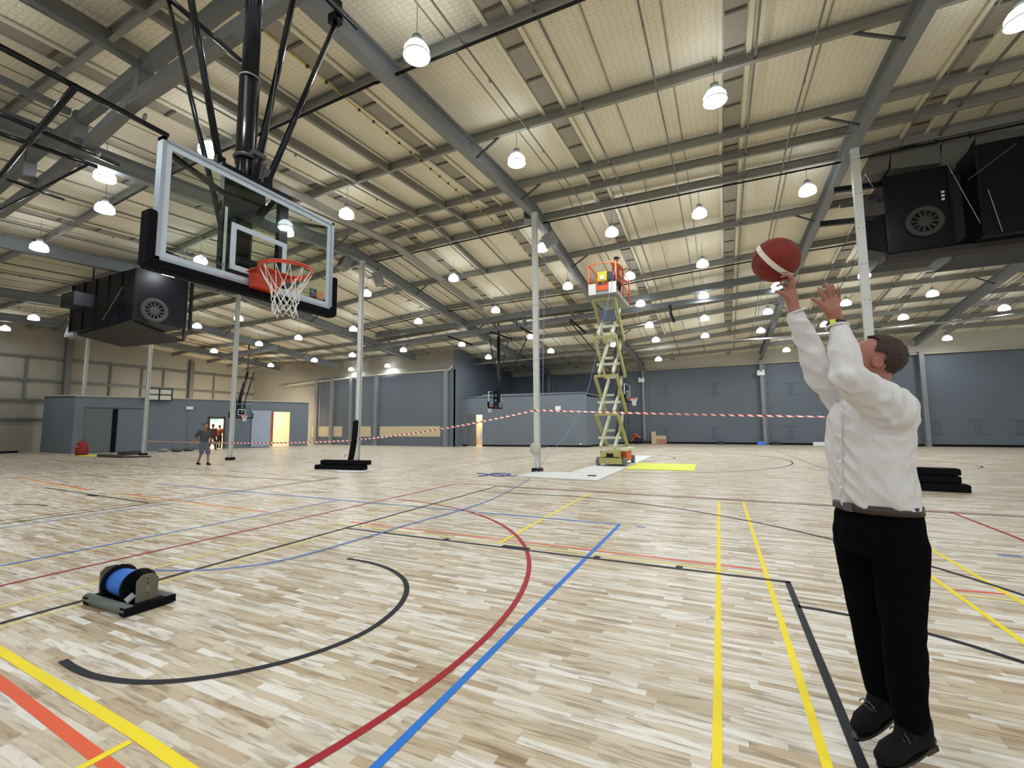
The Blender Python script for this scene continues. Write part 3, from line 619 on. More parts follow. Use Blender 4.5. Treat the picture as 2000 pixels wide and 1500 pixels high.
# ------------------------------------------------------------------ white poles
poles = [(-31.7, 11.4, 155, 'farthest left, beside the red drum'), (-24.4, 11.4, 282, 'second from the left, with debris at its foot'), (-15.95, 10.9, 440, 'third from the left, beside the walking man'), (-8.7, 11.6, 702, 'with a tall black pad leaning on it'), (-.4, 11.2, 1053, 'in the middle, carrying a round cable reel'), (8.75, 11.3, 0, 'behind the shooting man')]
PO = []
for i, (x, y, u, lb) in enumerate(poles):
    t = thing('white_pole', (x, y, 0), 'slim white steel pole '+lb, 'pole', 'white poles in a row under the ridge'); zt = ZR(x, y)+.01; PO.append((x, y))
    mb = MB()
    for s in (-.06, .06): mb.bb((x-.09, y+s-.008, .12), (x+.09, y+s+.008, zt))
    mb.bb((x-.012, y-.06, .12), (x+.012, y+.06, zt)); mb.bb((x-.1, y-.11, zt-.03), (x+.1, y+.11, zt)); mb.build('shaft', M_pole, t)
    if i in (3, 4, 5):
        z = .9
        while z < zt-.2:
            for q in (-.05, .05): MB().box((x+q, y-.07, z), (.02, .012, .02)).build('bolt', M_dgrey, t)
            z += .95
    MB().bb((x-.15, y-.15, 0), (x+.15, y+.15, .13)).build('foot', M_black, t)
# cable hanging from C pole top
t = thing('wall_speaker', (0, 0, 0), '', 'speaker')
bpy.data.objects.remove(t)
def speaker(u, v, x, s, yaw, tilt, lb):
    p = AX(x, u, v); R = Matrix.Rotation(yaw, 3, 'Z') @ Matrix.Rotation(tilt, 3, 'X')
    t = thing('speaker', p, lb, 'speaker', 'grey speaker boxes under the rafters'); MB().box(p, (s, s*.75, s*1.1), R).build('cabinet', M_grey, t)
    MB().box(p+R @ V((0, -s*.39, 0)), (s*.86, .02, s*.94), R).build('grille', M_dgrey, t)
    MB().beam(p, V((p.x, p.y, ZR(x, p.y)+.02)), .04, .04).build('bracket', M_dgrey, t)
speaker(1034, 424, -.75, .42, .5, -.3, 'grey speaker box left of the middle white pole top')
speaker(1074, 468, -.1, .42, 2.4, -.5, 'grey speaker box right of the middle white pole, seen from behind')
speaker(673, 515, -9.3, .5, -.3, -.4, 'grey speaker box just right of the large backboard')
speaker(738, 545, -8.4, .48, 2.3, -.4, 'grey speaker box right of the pole behind the large backboard')
speaker(146, 650, -27, .6, .4, -.2, 'grey speaker box at the bottom corner of the left fan unit')

# ------------------------------------------------------------------ barrier tape
def tape(a, b, sag, lb, tw=0):
    n = 60; a, b = V(a), V(b); me = bpy.data.meshes.new('barrier_tape'); vs, fs = [], []; L = (b-a).length
    for i in range(n+1):
        t = i/n; p = a.lerp(b, t)-V((0, 0, sag*4*t*(1-t))); an = tw*math.sin(t*9)*.9; o = V((0, math.sin(an), math.cos(an)))*.029
        vs += [p-o, p+o]
    fs = [(2*i, 2*i+2, 2*i+3, 2*i+1) for i in range(n)]
    me.from_pydata([tuple(p) for p in vs], [], fs); uv = me.uv_layers.new(name='UVMap')
    for f in me.polygons:
        for li in f.loop_indices:
            vi = me.loops[li].vertex_index; uv.data[li].uv = ((vi//2)/n*L*2.7, (vi % 2)*.22)
    me.materials.append(M_tape); o = bpy.data.objects.new('barrier_tape', me); col.objects.link(o)
    m = o.modifiers.new('thick', 'SOLIDIFY'); m.thickness = .002
    tag(o, lb, 'barrier tape', 'red and white barrier tape strung between the poles'); return o
def pz(i, v): x, y = PO[i]; u = {1: 284, 2: 445, 3: 702, 4: 1050, 5: 1722}[i]; return V((x, y-.09, AY(y-.09, u, v).z))
tape(pz(1, 861), pz(2, 865), .02, 'red and white tape from the second to the third white pole, behind the walking man')
tape(pz(2, 865), pz(3, 860), .05, 'red and white tape from the third white pole to the pole with the leaning pad')
tape(pz(3, 859), pz(4, 801), .12, 'red and white tape rising from the leaning pad pole to the middle pole', .5)
tape(pz(4, 801), pz(5, 815), .03, 'red and white tape from the middle pole to the shooting man', 1)
def text_mesh(cu, m, parent):
    q = bpy.data.objects.new('tmp', cu); col.objects.link(q); me = bpy.data.meshes.new_from_object(q.evaluated_get(bpy.context.evaluated_depsgraph_get()))
    bpy.data.objects.remove(q); me.materials.clear(); me.materials.append(m); o = bpy.data.objects.new('board_lettering', me); col.objects.link(o); o.parent = parent; return o
M_fire = mat('pale_grey_pipe_paint', s2l(150, 152, 146), .35, .2)
# ------------------------------------------------------------------ basketball goals
def net_mesh(mb, c, R0, s, r):
    lv = [(3.03-3.05, R0), (-.20, .13), (-.25, .115), (-.30, .108), (-.35, .104), (-.40, .104), (-.45, .108)]
    n = 12; c = V(c)
    def P(i, k, off=0):
        z, rr = lv[i]; a = 2*PI*(k+.5*(i % 2))/n; j = .012*math.sin(k*2.3+i*1.7); return c+V((math.cos(a)*(rr*s+(j if i else 0)), math.sin(a)*(rr*s+(j if i else 0)), (z+(.02*math.sin(k*1.9+i) if i else 0))*s))
    for i in range(len(lv)-1):
        for k in range(n):
            a = P(i, k)
            for b in (P(i+1, k), P(i+1, k-1 if i % 2 == 0 else k+1)):
                m = (a+b)/2-V((0, 0, .012*s if i == 0 else .003)); mb.tube([a, m, b], r, 5, False)
t = goal = thing('basketball_goal', (.8, .05, 8), 'large glass basketball backboard hanging from the roof on a black mast, nearest the viewer', 'basketball goal')
bx = 1.2
MB().bb((bx-.03, -.88, 2.93), (bx-.018, .88, 3.93)).build('glass_board', M_glass, t)
mb = MB()
for y in (-.9, .87): mb.bb((bx-.075, y, 2.9), (bx+.004, y+.03, 3.95))
for z in (2.9, 3.92): mb.bb((bx-.075, -.9, z), (bx+.004, .9, z+.03))
fr = mb.build('board_frame', M_alu, t)
mb = MB()
for y in (-.87, .82): mb.bb((bx-.017, y, 2.93), (bx-.011, y+.05, 3.92))
for z in (2.93, 3.87): mb.bb((bx-.017, -.82, z), (bx-.0112, .82, z+.05))
mb.build('white_border_line', M_linew, t)
mb = MB(); z0, z1, yy = 3.02, 3.47, .295
mb.bb((bx-.017, -yy, z0), (bx-.011, -yy+.05, z1)).bb((bx-.017, yy-.05, z0), (bx-.011, yy, z1)).bb((bx-.017, -yy, z1-.05), (bx-.0112, yy, z1)).bb((bx-.017, -yy, z0), (bx-.0112, yy, z0+.05))
mb.build('white_target_square', M_linew, t)
mb = MB()
def rb(a, b, R=.016):
    mb.tube([V((x, y, z)) for x, y, z in (a, b)], R, 8)
mb.bb((bx-.11, -.955, 2.82), (bx+.022, .955, 2.905)); mb.bb((bx-.11, -.97, 2.84), (bx+.022, -.902, 3.3)); mb.bb((bx-.11, .902, 2.84), (bx+.022, .97, 3.3))
pad = mb.build('edge_padding', M_blackm, t); m_ = pad.modifiers.new('b', 'BEVEL'); m_.width = .022; m_.segments = 3
for y0, s_ in ((-.66, .9),):
    cu = bpy.data.curves.new('board_lettering', 'FONT'); cu.body = 'PERFORMANCE'; cu.size = .062; cu.extrude = .0005; cu.space_character = 1.08
    o = text_mesh(cu, M_dgrey, t)
    o.rotation_euler = (PI/2, 0, PI/2); o.location = V((bx-.010, -.74, 3.012))-t.location
    cu = bpy.data.curves.new('board_lettering', 'FONT'); cu.body = 'SPORTS SYSTEMS'; cu.size = .038; cu.extrude = .0005; cu.space_character = 1.05
    o = text_mesh(cu, M_grey, t)
    o.rotation_euler = (PI/2, 0, PI/2); o.location = V((bx-.010, -.73, 2.972))-t.location
st = MB().bb((bx-.0105, .60, 2.99), (bx-.009, .69, 3.085)).build('black_sticker', M_lens, t)
MB().bb((bx-.0088, .612, 3.035), (bx-.0078, .652, 3.075)).build('teal_patch', mat('teal_print', s2l(60, 140, 120)), st)
MB().bb((bx-.0088, .612, 3.0), (bx-.0078, .652, 3.034)).build('blue_patch', mat('blue_print', s2l(50, 80, 130)), st)
MB().bb((bx-.0088, .654, 3.0), (bx-.0078, .68, 3.06)).build('red_patch', mat('red_print', s2l(150, 50, 50)), st)
st = MB().bb((bx-.0105, .70, 2.99), (bx-.009, .79, 3.075)).build('orange_sticker', mat('orange_print', s2l(190, 130, 90)), t)
MB().ring((bx-.0088, .745, 3.032), (1, 0, 0), .026, .006, 20, 5).build('ring_print', mat('ochre_print', s2l(190, 160, 100)), st)
# rim and net
mb = MB().ring((1.575, 0, 3.05), (0, 0, 1), .234, .0095, 48, 8)
for i in range(48):
    a0, a1 = 2*PI*i/48, 2*PI*(i+1)/48; h = lambda a: .022+.045*max(0, -math.cos(a))**.7
    mb.add([(1.575+.236*math.cos(a0), .236*math.sin(a0), 3.045), (1.575+.236*math.cos(a1), .236*math.sin(a1), 3.045), (1.575+.236*math.cos(a1), .236*math.sin(a1), 3.045-h(a1)), (1.575+.236*math.cos(a0), .236*math.sin(a0), 3.045-h(a0)),
            (1.575+.229*math.cos(a0), .229*math.sin(a0), 3.045), (1.575+.229*math.cos(a1), .229*math.sin(a1), 3.045), (1.575+.229*math.cos(a1), .229*math.sin(a1), 3.045-h(a1)), (1.575+.229*math.cos(a0), .229*math.sin(a0), 3.045-h(a0))], [(0, 1, 2, 3), (4, 7, 6, 5), (3, 2, 6, 7)])
mb.prism([(1.205, -.15, 3.04), (1.40, -.17, 3.045), (1.46, -.2, 3.045), (1.46, .2, 3.045), (1.40, .17, 3.045), (1.205, .15, 3.04)], (0, 0, -.01))
mb.prism([(1.205, -.12, 2.88), (1.30, -.12, 2.89), (1.36, -.12, 2.95), (1.38, -.12, 3.04), (1.205, -.12, 3.04)], (0, .24, 0))
rim = mb.build('rim', M_orange, t); m_ = rim.modifiers.new('b', 'BEVEL'); m_.width = .004; m_.segments = 2
mb = MB(); net_mesh(mb, (1.575, 0, 3.05), .228, 1, .0034); mb.build('net', M_net, rim, True)
# support behind the board
mb = MB()
for y in (-.29, .30): mb.bb((1.06, y-.05, 2.93), (1.12, y+.05, 4.02))
mb.bb((1.04, -.36, 3.98), (1.11, .40, 4.05)).bb((1.06, -.34, 3.58), (1.10, .35, 3.68)); mb.bb((1.02, -.22, 3.66), (1.06, .12, 4.0))
mb.bb((.86, -.12, 3.15), (1.06, .12, 3.22)).bb((.86, -.12, 3.8), (1.06, .12, 3.9)); mb.beam((1.07, .02, 3.62), (1.1, .2, 3.95), .05, .05)
for s in (-1, 1): mb.beam((1.1, s*.87, 3.0), (1.1, s*.3, 2.96), .05, .05); mb.beam((1.1, s*.87, 3.9), (1.1, s*.33, 3.75), .05, .03)
mb.build('support_frame', M_black, t)
MB().bb((1.125, -.325, 3.0), (1.13, -.30, 3.62)).build('white_height_scale', M_white, t)
mb = MB().tube([(.82, .04, 3.05), (.80, .06, 5.3)], .098, 24); mb.build('lower_mast', M_black, t, True)
MB().tube([(.80, .06, 5.25), (.78, .09, 8.0)], .083, 24).build('upper_mast', M_black, t, True)
MB().ring((.80, .06, 5.3), (0, 0, 1), .096, .012, 28, 6).build('collar_ring', M_metal, t)
mb = MB().box((.92, .12, 4.25), (.1, .12, .2)).tube([(.95, .15, 4.12), (.97, .19, 4.3)], .035, 10).box((.93, .1, 4.42), (.08, .14, .05)).ring((.82, .05, 4.38), (0, 0, 1), .105, .02, 20, 6)
mb.build('winch_motor', M_dgrey, t)
MB().box((.99, .2, 4.14), (.03, .06, .1)).build('motor_label', M_white, t)
MB().tube([(.95, .16, 4.35), (.9, .3, 5.6), (.86, .36, 7.2)], .004, 5).build('winch_wire', M_metal, t)
def br3(a, b, r): MB().tube([a, b], r, 14).build('brace', M_black, t, True)
br3(AX(.95, 432, 440), AZ(7.3, 326, -8), .026); br3(AX(.98, 429, 318), AX(.9, 345, -160), .032)
br3(AX(.98, 492, 372), AX(.6, 592, -90), .034); br3(AX(.98, 522, 357), AZ(7.25, 656, 44), .032)
MB().box(AX(.98, 429, 314), (.06, .08, .08)).build('brace_bracket', M_black, t); MB().box(AX(.98, 522, 357), (.06, .08, .08)).build('brace_bracket', M_black, t)

# ------------------------------------------------------------------ hung support truss for the near goals
def chord(name, pts, w, h, lb):
    mb = MB(); pts = [V(p) for p in pts]
    for a, b in zip(pts, pts[1:]): mb.beam(a, b, w, h)
    return struct(mb.build(name, M_truss), lb)
up = [(3.2, .85, 8.15), (-.2, 1.0, 8.08), (-1.97, 1.06, 8.0), (-3.73, 1.15, 8.0), (-5.15, 1.24, 7.97), (-7.06, 1.34, 7.95), (-8.71, 1.41, 7.95), (-12.5, 1.7, 7.9)]
lo = [(3.2, .85, 7.45), (-.2, 1.0, 7.46), (-1.9, 1.06, 7.44), (-4.16, 1.16, 7.44), (-6.5, 1.44, 7.44), (-8.54, 1.64, 7.44), (-12.44, 1.88, 7.42)]
chord('truss_beam', up, .16, .24, 'upper chord of the hung support truss'); chord('truss_beam', lo, .18, .22, 'lower chord of the hung support truss')
mb = MB()
for x in (-.6, -3.9, -6.6, -9.4): y = itp(-x, [-a[0] for a in up], [a[1] for a in up]); mb.beam((x, y, 7.4), (x, y, 8.1), .22, .16, up=V((1, 0, 0)))
for x in (-.6, -3.9, -8.7): y = itp(-x, [-a[0] for a in up], [a[1] for a in up]); mb.beam((x, y, 8.0), (x, y, ZR(x, y)+.1), .1, .1, up=V((1, 0, 0)))
struct(mb.build('truss_post_beam', M_truss), 'posts between the truss chords')
chord('truss_beam', [(3.5, -1.35, 8.0), (-14, -1.0, 7.9)], .16, .24, 'second upper chord nearer the viewer'); chord('truss_beam', [(3.5, -1.3, 7.4), (-14, -.9, 7.35)], .2, .24, 'second lower chord nearer the viewer')
mb = MB()
for x in (-.6, -3.9, -6.6): mb.beam((x, -1.3, 8.02), (x, 1.15, 8.02), .12, .12); mb.beam((x, -1.2, 7.35), (x, -1.2, 8.0), .26, .2, up=V((1, 0, 0)))
struct(mb.build('truss_cross_beam', M_truss), 'cross members joining the two trusses')
def bpipe(pts, r, lb): tag(MB().tube(pts, r, 12).build('support_pipe', M_black, smooth=True), lb, 'support pipe')
bpipe([AZ(7.2, -40, 70), AZ(7.2, 328, 265)], .05, 'black pipe clamped under the truss, upper left, ending above the backboard corner')
bpipe([AZ(7.25, -60, 196), AZ(7.25, 232, 322)], .045, 'black pipe clamped under the truss, left, with a silver clamp near its end')
bpipe([AZ(7.25, -60, 240), AZ(7.25, 190, 326)], .045, 'black pipe just below the silver clamp pipe at the left')
bpipe([AZ(7.25, 12, 350), AZ(7.25, 125, 390)], .032, 'short black pipe at the left, crossing the slanting one')
bpipe([AZ(7.12, -30, 425), AZ(7.12, 170, 322)], .026, 'thin black pipe slanting up to the truss at the left')
bpipe([AZ(7.12, 0, 345), AZ(7.12, 148, 168)], .05, 'thick dark pipe rising to the upper pipe at the far left')
bpipe([AZ(7.2, 322, -10), AZ(7.2, 470, 118)], .036, 'black pipe behind the top of the mast')
bpipe([V((.45, -2.6, 7.3)), AZ(7.3, 697, 54)], .04, 'black pipe with a clamp at the top of the right-hand mast brace')
t = thing('pipe_clamp', AZ(7.28, 655, 38), 'black clamp joining the right mast brace to the pipe above', 'clamp'); p = V(t.location)
MB().box(p, (.16, .12, .14)).box(p+V((.1, -.06, .12)), (.05, .12, .18)).build('clamp_body', M_black, t); MB().tube([p+V((.1, -.1, .05)), p+V((.1, .06, .05))], .016, 8).build('bolt', M_metal, t)
for u, v, lb in ((145, 172, 'silver clamp on the upper left support pipe'), (192, 302, 'silver clamp on the pipe left of the backboard top'), (283, 228, 'clamp under the truss post above the backboard corner')):
    tag(MB().ring(AZ(7.22, u, v), (0, 1, 0), .05, .018, 14, 6).build('pipe_clamp', M_metal), lb, 'clamp')

# ------------------------------------------------------------------ far goals
def far_goal(c, yaw, s, lb, mast_to, braces, net=True):
    """c: middle of the board front face; board looks along +x turned by yaw"""
    t = thing('basketball_goal', c, lb, 'basketball goal'); R = Matrix.Rotation(yaw, 3, 'Z'); c = V(c)
    def L(x, y, z): return c+R @ V((x*s, y*s, z*s))
    MB().box(L(-.02, 0, 0), (.012*s, 1.78*s, 1.0*s), R).build('glass_board', M_glass, t)
    mb = MB()
    for y in (-.89, .89): mb.box(L(-.03, y, 0), (.07*s, .035*s, 1.05*s), R)
    for z in (-.51, .51): mb.box(L(-.03, 0, z), (.07*s, 1.8*s, .035*s), R)
    mb.build('board_frame', M_alu, t)
    mb = MB()
    for y in (-.28, .28): mb.box(L(.0, y, -.13), (.006, .05*s, .45*s), R)
    for z in (-.34, .08): mb.box(L(.0, 0, z), (.006, .59*s, .05*s), R)
    mb.build('white_target_square', M_linew, t)
    mb = MB().box(L(-.03, 0, -.55), (.12*s, 1.9*s, .09*s), R)
    for y in (-.93, .93): mb.box(L(-.03, y, -.36), (.12*s, .07*s, .4*s), R)
    mb.build('edge_padding', M_blackm, t)
    mb = MB()
    for y in (-.28, .28): mb.box(L(-.12, y, 0), (.06*s, .1*s, 1.1*s), R)
    mb.box(L(-.12, 0, .5), (.08*s, .8*s, .12*s), R).box(L(-.12, 0, .1), (.06*s, .6*s, .12*s), R).box(L(-.12, 0, -.3), (.06*s, .5*s, .3*s), R)
    mb.build('support_frame', M_black, t)
    rm = MB().ring(L(.375, 0, -.37), (0, 0, 1), .23*s, .015*s, 28, 6).box(L(.09, 0, -.42), (.16*s, .24*s, .14*s), R).build('rim', M_orange, t)
    mb = MB(); net_mesh(mb, L(.375, 0, -.37), .228*s, s, .006*s); mb.build('net', M_net, rm)
    top = V(mast_to); MB().tube([L(-.3, 0, -.2), L(-.3, 0, .9), top], [.13*s, .13*s, .1*s], 14).build('mast', M_black, t, True)
    MB().tube([top, V((top.x, top.y, ZR(top.x, top.y)+.76))], .05*s, 8).build('hanger', M_black, t)
    for a, b in braces: MB().tube([a if isinstance(a, V) else L(*a), b], .035*s, 8).build('brace', M_black, t, True)
# left goal
d = 31.5; c = AD(d, 472, 802); s = .9
far_goal(c, 0, s, 'far basketball goal at the left, its glass board over the grey partition', AD(d+.3, 484, 727), [((-.2, -.3, .5), AD(d, 458, 738)), ((-.2, .3, .5), AD(d, 498, 722)), ((-.2, .3, .5), AD(d+1, 495, 728))])
# middle goal, seen from behind
d = 27.6; c = AD(d, 966, 781); s = .92
far_goal(c, PI, s, 'far basketball goal in the middle, turned away, hanging over the block room', AD(d, 974, 657), [((-.2, 0, .6), AD(d, 957, 663)), ((-.2, 0, .6), AD(d, 992, 668)), ((-.2, 0, -.1), AD(d-.4, 1032, 655))])
# right goal behind the lift
d = 25.5; c = AD(d, 1226, 767); s = .9
far_goal(c, 0, s, 'far basketball goal partly hidden behind the scissor lift', AD(d, 1206, 655), [((-.2, 0, .4), AD(d, 1112, 627))])
# roof frame carrying them
def tr(pts, z0w, lb): chord('truss_beam', pts, .22, z0w, lb)
tr([AY(20.3, u, v) for u, v in ((735, 655), (920, 631), (1040, 611), (1152, 597), (1300, 575), (1470, 546), (1552, 534))], .3, 'hung steel beam across the hall above the middle goal')
tr([AY(20.8, u, v) for u, v in ((700, 682), (900, 652), (1040, 632), (1160, 615), (1300, 596), (1520, 567))], .24, 'second hung steel beam above the middle goal')
mb = MB()
for u, v0, v1 in ((1007, 618, 640), (1024, 615, 636), (1118, 602, 622), (965, 628, 642)): mb.beam(AY(20.6, u, v0), AY(20.6, u, v1), .2, .14, up=V((1, 0, 0)))
struct(mb.build('truss_post_beam', M_truss), 'short posts between the hung beams')
tr([AV((-24, 18), (-15, 21), u, v) for u, v in ((430, 697), (545, 678))], .3, 'hung beam above the far left goal')
for p, q, lb in ((AY(20.2, 875, 657), AY(20.2, 922, 673), 'small black fold frame bar left of the middle goal'), (AY(20.2, 957, 648), AY(20.2, 1000, 662), 'black fold frame bar at the top of the middle goal'), (AY(20.2, 1114, 624), AY(20.2, 1144, 650), 'black fold frame bar left of the scissor lift'), (AY(20.2, 1015, 639), AY(20.2, 1040, 652), 'black fold frame bar right of the middle goal')):
    tag(MB().tube([p, q], .05, 8).build('fold_frame_bar', M_black), lb, 'support bar')
tag(MB().tube([AY(20.2, 1308, 596), AY(20.2, 1310, 612), AY(20.2, 1317, 629)], .07, 8).build('fold_frame_bar', M_black), 'small black bracket hanging from the beam right of the scissor lift', 'support bar')
tag(MB().tube([AY(20.3, 1312, 616), AY(20.3, 1262, 633), AY(20.3, 1216, 642)], .015, 6).build('stay_wire', M_metal), 'thin pale wire slanting from the small black bracket toward the lift', 'wire')
tag(MB().tube([AY(28, u, v) for u, v in ((590, 748), (760, 729), (900, 714), (1050, 700), (1300, 672), (1500, 661), (1752, 640), (1900, 624), (2010, 611))], .055, 8).build('fire_main_pipe', M_fire, smooth=True), 'long pale pipe crossing the far roof above the block room', 'pipe')

# ------------------------------------------------------------------ fan units
YH = 12.1
t = thing('fan_unit', AY(YH, 1790, 400), 'huge black fan unit hung from the roof at the right', 'fan unit')
a, b = AY(YH, 1735, 495), AY(YH, 1852, 322); F0 = V((a.x, YH, a.z)); F1 = V((b.x, YH, b.z))
MB().bb(F0, (F1.x, YH+1.8, F1.z)).build('fan_cabinet', M_duct, t)
fc = AY(YH-.03, 1806, 432); r0 = .40
mb = MB().ring(fc, (0, 1, 0), r0*.86, .075, 36, 6); mb.build('fan_ring', M_fan, t, True)
mb = MB()
for k in range(12):
    an = 2*PI*k/12+.1; R = Matrix.Rotation(an, 3, 'Y'); mb.box(fc+R @ V((r0*.52, -.01, 0)), (r0*.34, .03, .05), R @ Matrix.Rotation(.5, 3, 'X'))
mb.lathe(fc+V((0, .03, 0)), [(r0*.36, 0), (r0*.36, .05), (.01, .06)], 20, V((0, -1, 0))); mb.build('fan_wheel', M_fan, t)
mb = MB().ring(fc+V((0, .02, 0)), (0, 1, 0), r0*.34, .018, 24, 6).build('fan_hub_ring', M_dark, t)
# side duct and second cabinet
MB().prism([(F0.x-.45, YH+.15, F0.z+.25), (F0.x, YH+.05, F0.z+.02), (F0.x, YH+.05, F1.z-1.0), (F0.x-.45, YH+.15, F1.z-1.2)], (0, .7, 0)).build('side_duct', M_duct, t)
MB().bb((F1.x+.3, YH-.5, F0.z-.05), (F1.x+6.5, YH+2.4, F1.z+.15)).build('second_cabinet', M_duct, t)
MB().bb((F1.x, YH+.25, F0.z+.25), (F1.x+.31, YH+1.4, F1.z-.2)).build('joining_duct', M_dark, t)
mb = MB()
for x, yy_ in ((F0.x+.02, YH-.02), (F1.x-.02, YH-.02), (F1.x+.33, YH-.52), (F1.x+2.4, YH-.52), (F1.x+4.6, YH-.52)): MB().bb((x-.03, yy_-.02, F0.z), (x+.03, yy_+.02, F1.z)).build('corner_strip', M_black, t)
for x in (F0.x+.3, F1.x+.8, F1.x+3): MB().tube([(x, YH+.8, F1.z-.05), (x, YH+.8, max(F1.z+.1, ZR(x, YH+.8)+.76))], .02, 8).build('hanger_rod', M_black, t)
MB().bb((F0.x-.1, YH-.1, F0.z-.2), (F1.x+6.5, YH+.35, F0.z-.06)).build('drip_tray', mat('dark_brown_tray', s2l(52, 49, 45), .6, spec=.2), t)
for (u0, v0), (u1, v1) in (((1628, 372), (1735, 358)), ((1601, 438), (1735, 424))): MB().beam(AY(YH+.2, u0, v0), AY(YH+.2, u1, v1), .11, .14).build('hanger_rail', M_black, t)
MB().beam(AY(YH+.4, 1640, 403), AY(YH+.4, 1735, 390), .06, .1).build('hanger_rail', M_dgrey, t)
for (u0, v0, u1, v1) in ((1850, 320, 1915, 436), (1985, 280, 1890, 352), (1705, 365, 1690, 340), (1930, 370, 1958, 452)): MB().tube([AY(YH-.6, u0, v0), AY(YH-.6, u1, v1)], .007, 5).build('stay_wire', M_metal, t)
for k in range(3): MB().box(AY(YH-.06, 1841+k*.5, 375+k*7), (.06, .03, .05)).build('latch', M_white, t)
t = thing('roof_duct', AY(10.8, 1790, 330), 'dull grey sheet duct above the right fan unit', 'duct')
for pts in (((1690, 345), (1700, 302), (1740, 292), (1735, 330)), ((1740, 330), (1740, 293), (1835, 277), (1838, 318)), ((1838, 322), (1840, 278), (1905, 268), (1870, 330)), ((1905, 300), (1905, 264), (2010, 248), (2010, 275))):
    MB().prism([AY(YH+.4, u, v) for u, v in pts], (0, 1.0, 0)).build('duct_section', mat('dull_grey_duct', s2l(118, 116, 104), .6, .2), t)
# left unit
ZT = 5.45
q = [AZ(ZT, 150, 655), AZ(ZT, 258, 628), AZ(ZT, 358, 667), AZ(ZT, 240, 678)]
t = thing('fan_unit', q[1], 'black fan unit hung from the roof at the left, under the backboard corner', 'fan unit')
MB().prism(q, (0, 0, .08)).build('drip_tray', mat('dark_tray', s2l(26, 25, 24), .6), t)
x0, x1 = q[0].x+.2, q[1].x; y0 = q[1].y+.02; yb = AX(x1, 330, 637).y; zt = 7.5
MB().bb((x0, y0, ZT+.08), (x1, yb+.6, zt)).build('fan_cabinet', M_duct, t)
fc = AX(x1+.02, 301, 607); r0 = .46
MB().ring(fc, (1, 0, 0), r0*.86, .1, 32, 6).build('fan_ring', M_fan, t, True)
mb = MB()
for k in range(12): R = Matrix.Rotation(2*PI*k/12, 3, 'X'); mb.box(fc+R @ V((.01, 0, r0*.5)), (.03, .05, r0*.34), R)
mb.lathe(fc, [(r0*.34, 0), (r0*.34, .03), (.01, .04)], 20, V((1, 0, 0))); mb.build('fan_wheel', M_fan, t)
mb = MB()
for x in [x0+(x1-x0)*k/5 for k in range(6)]: mb.bb((x-.03, y0-.04, ZT+.05), (x+.03, y0, zt))
mb.build('panel_ribs', M_black, t)
for x in (x0+.3, x1-.3): MB().tube([(x, y0+.5, zt-.05), (x, y0+.5, ZR(x, y0+.5)+.76)], .025, 8).build('hanger_rod', M_black, t)
mb = MB(); c0 = q[2]; c1 = V((x1+.1, yb+.7, ZT))
for c in (c0, c1): mb.beam(c+V((0, 0, .05)), c+V((0, 0, 2.0)), .09, .09, up=V((1, 0, 0)))
for z in (.1, 1.9): mb.beam(c0+V((0, 0, z)), c1+V((0, 0, z)), .08, .08)
mb.build('guard_frame', M_black, t)
MB().box(AZ(6.3, 152, 588), (1.0, .6, .5)).build('inlet_box', M_black, t)
for (a, b) in (((240, 560), (316, 628)),): MB().tube([AY(y0-.1, *a), AY(y0-.1, 200, 625)], .01, 5).build('stay_wire', M_metal, t)

# ------------------------------------------------------------------ scissor lift
LX0, LX1, LY0, LY1 = .92, 1.92, 13.95, 15.75
t = lift = thing('scissor_lift', ((LX0+LX1)/2, 14.8, 0), 'yellow-green scissor lift with its orange cage raised to the roof', 'scissor lift')
mb = MB().bb((LX0+.12, LY0-.05, .12), (LX1-.12, LY1+.1, .32)).bb((LX0+.08, LY0-.08, .1), (LX1-.08, LY0, .3)).bb((LX0+.15, LY0, .48), (LX1-.15, LY1, .55))
for x in (LX0+.2, LX1-.3): mb.bb((x-.08, LY0-.06, .36), (x+.14, LY0+.1, .54))
for x in (LX0+.12, LX1-.18): mb.bb((x, LY0, .3), (x+.06, LY0+.06, .6))
mb.build('chassis', M_liftY, t)
MB().bb((LX1-.14, LY0+.3, .2), (LX1+.03, LY1-.5, .56)).build('side_battery_box', M_liftO, t); MB().bb((LX1-.2, LY0+.1, .57), (LX1+.08, LY1, .66)).build('side_shelf', M_liftP, t)
MB().bb((LX0+.25, LY0+.15, .3), (LX1-.3, LY1-.3, .48)).build('machinery', M_dark, t)
for x in (LX0, LX1):
    for y in (LY0+.12, LY1-.05):
        w_ = MB().lathe((x-.07, y, .17), [(.001, 0), (.1, 0), (.15, .01), (.17, .04), (.17, .1), (.15, .13), (.1, .14), (.001, .14)], 26, V((1, 0, 0))).build('wheel', M_tyre, t, True)
        MB().lathe((x-.075, y, .17), [(.001, 0), (.06, 0), (.06, .15), (.001, .15)], 14, V((1, 0, 0))).build('hub', M_liftY, w_)
zs = [.66, 1.98, 3.45, 4.95, 6.42]
for i in range(4):
    za, zb = zs[i]+.05, zs[i+1]-.05
    for x in (LX0+.12, 1.58):
        MB().beam((x, LY0+.05, za), (x, LY1-.1, zb), .075, .16).build('scissor_arm', M_liftP if i % 2 == 0 else M_liftP, t)
    for x in (LX0-.03, 1.72):
        MB().beam((x, LY1-.1, za), (x, LY0+.05, zb), .08, .17).build('scissor_arm', M_liftY, t)
    for y, z in ((LY0+.05, zb), (LY1-.1, za), (LY0+.45, za+(zb-za)*.28), ((LY0+LY1)/2, (za+zb)/2)):
        MB().beam((LX0-.05, y, z), (1.74, y, z), .09, .09).build('cross_tube', M_liftP if z < zb else M_liftY, t)
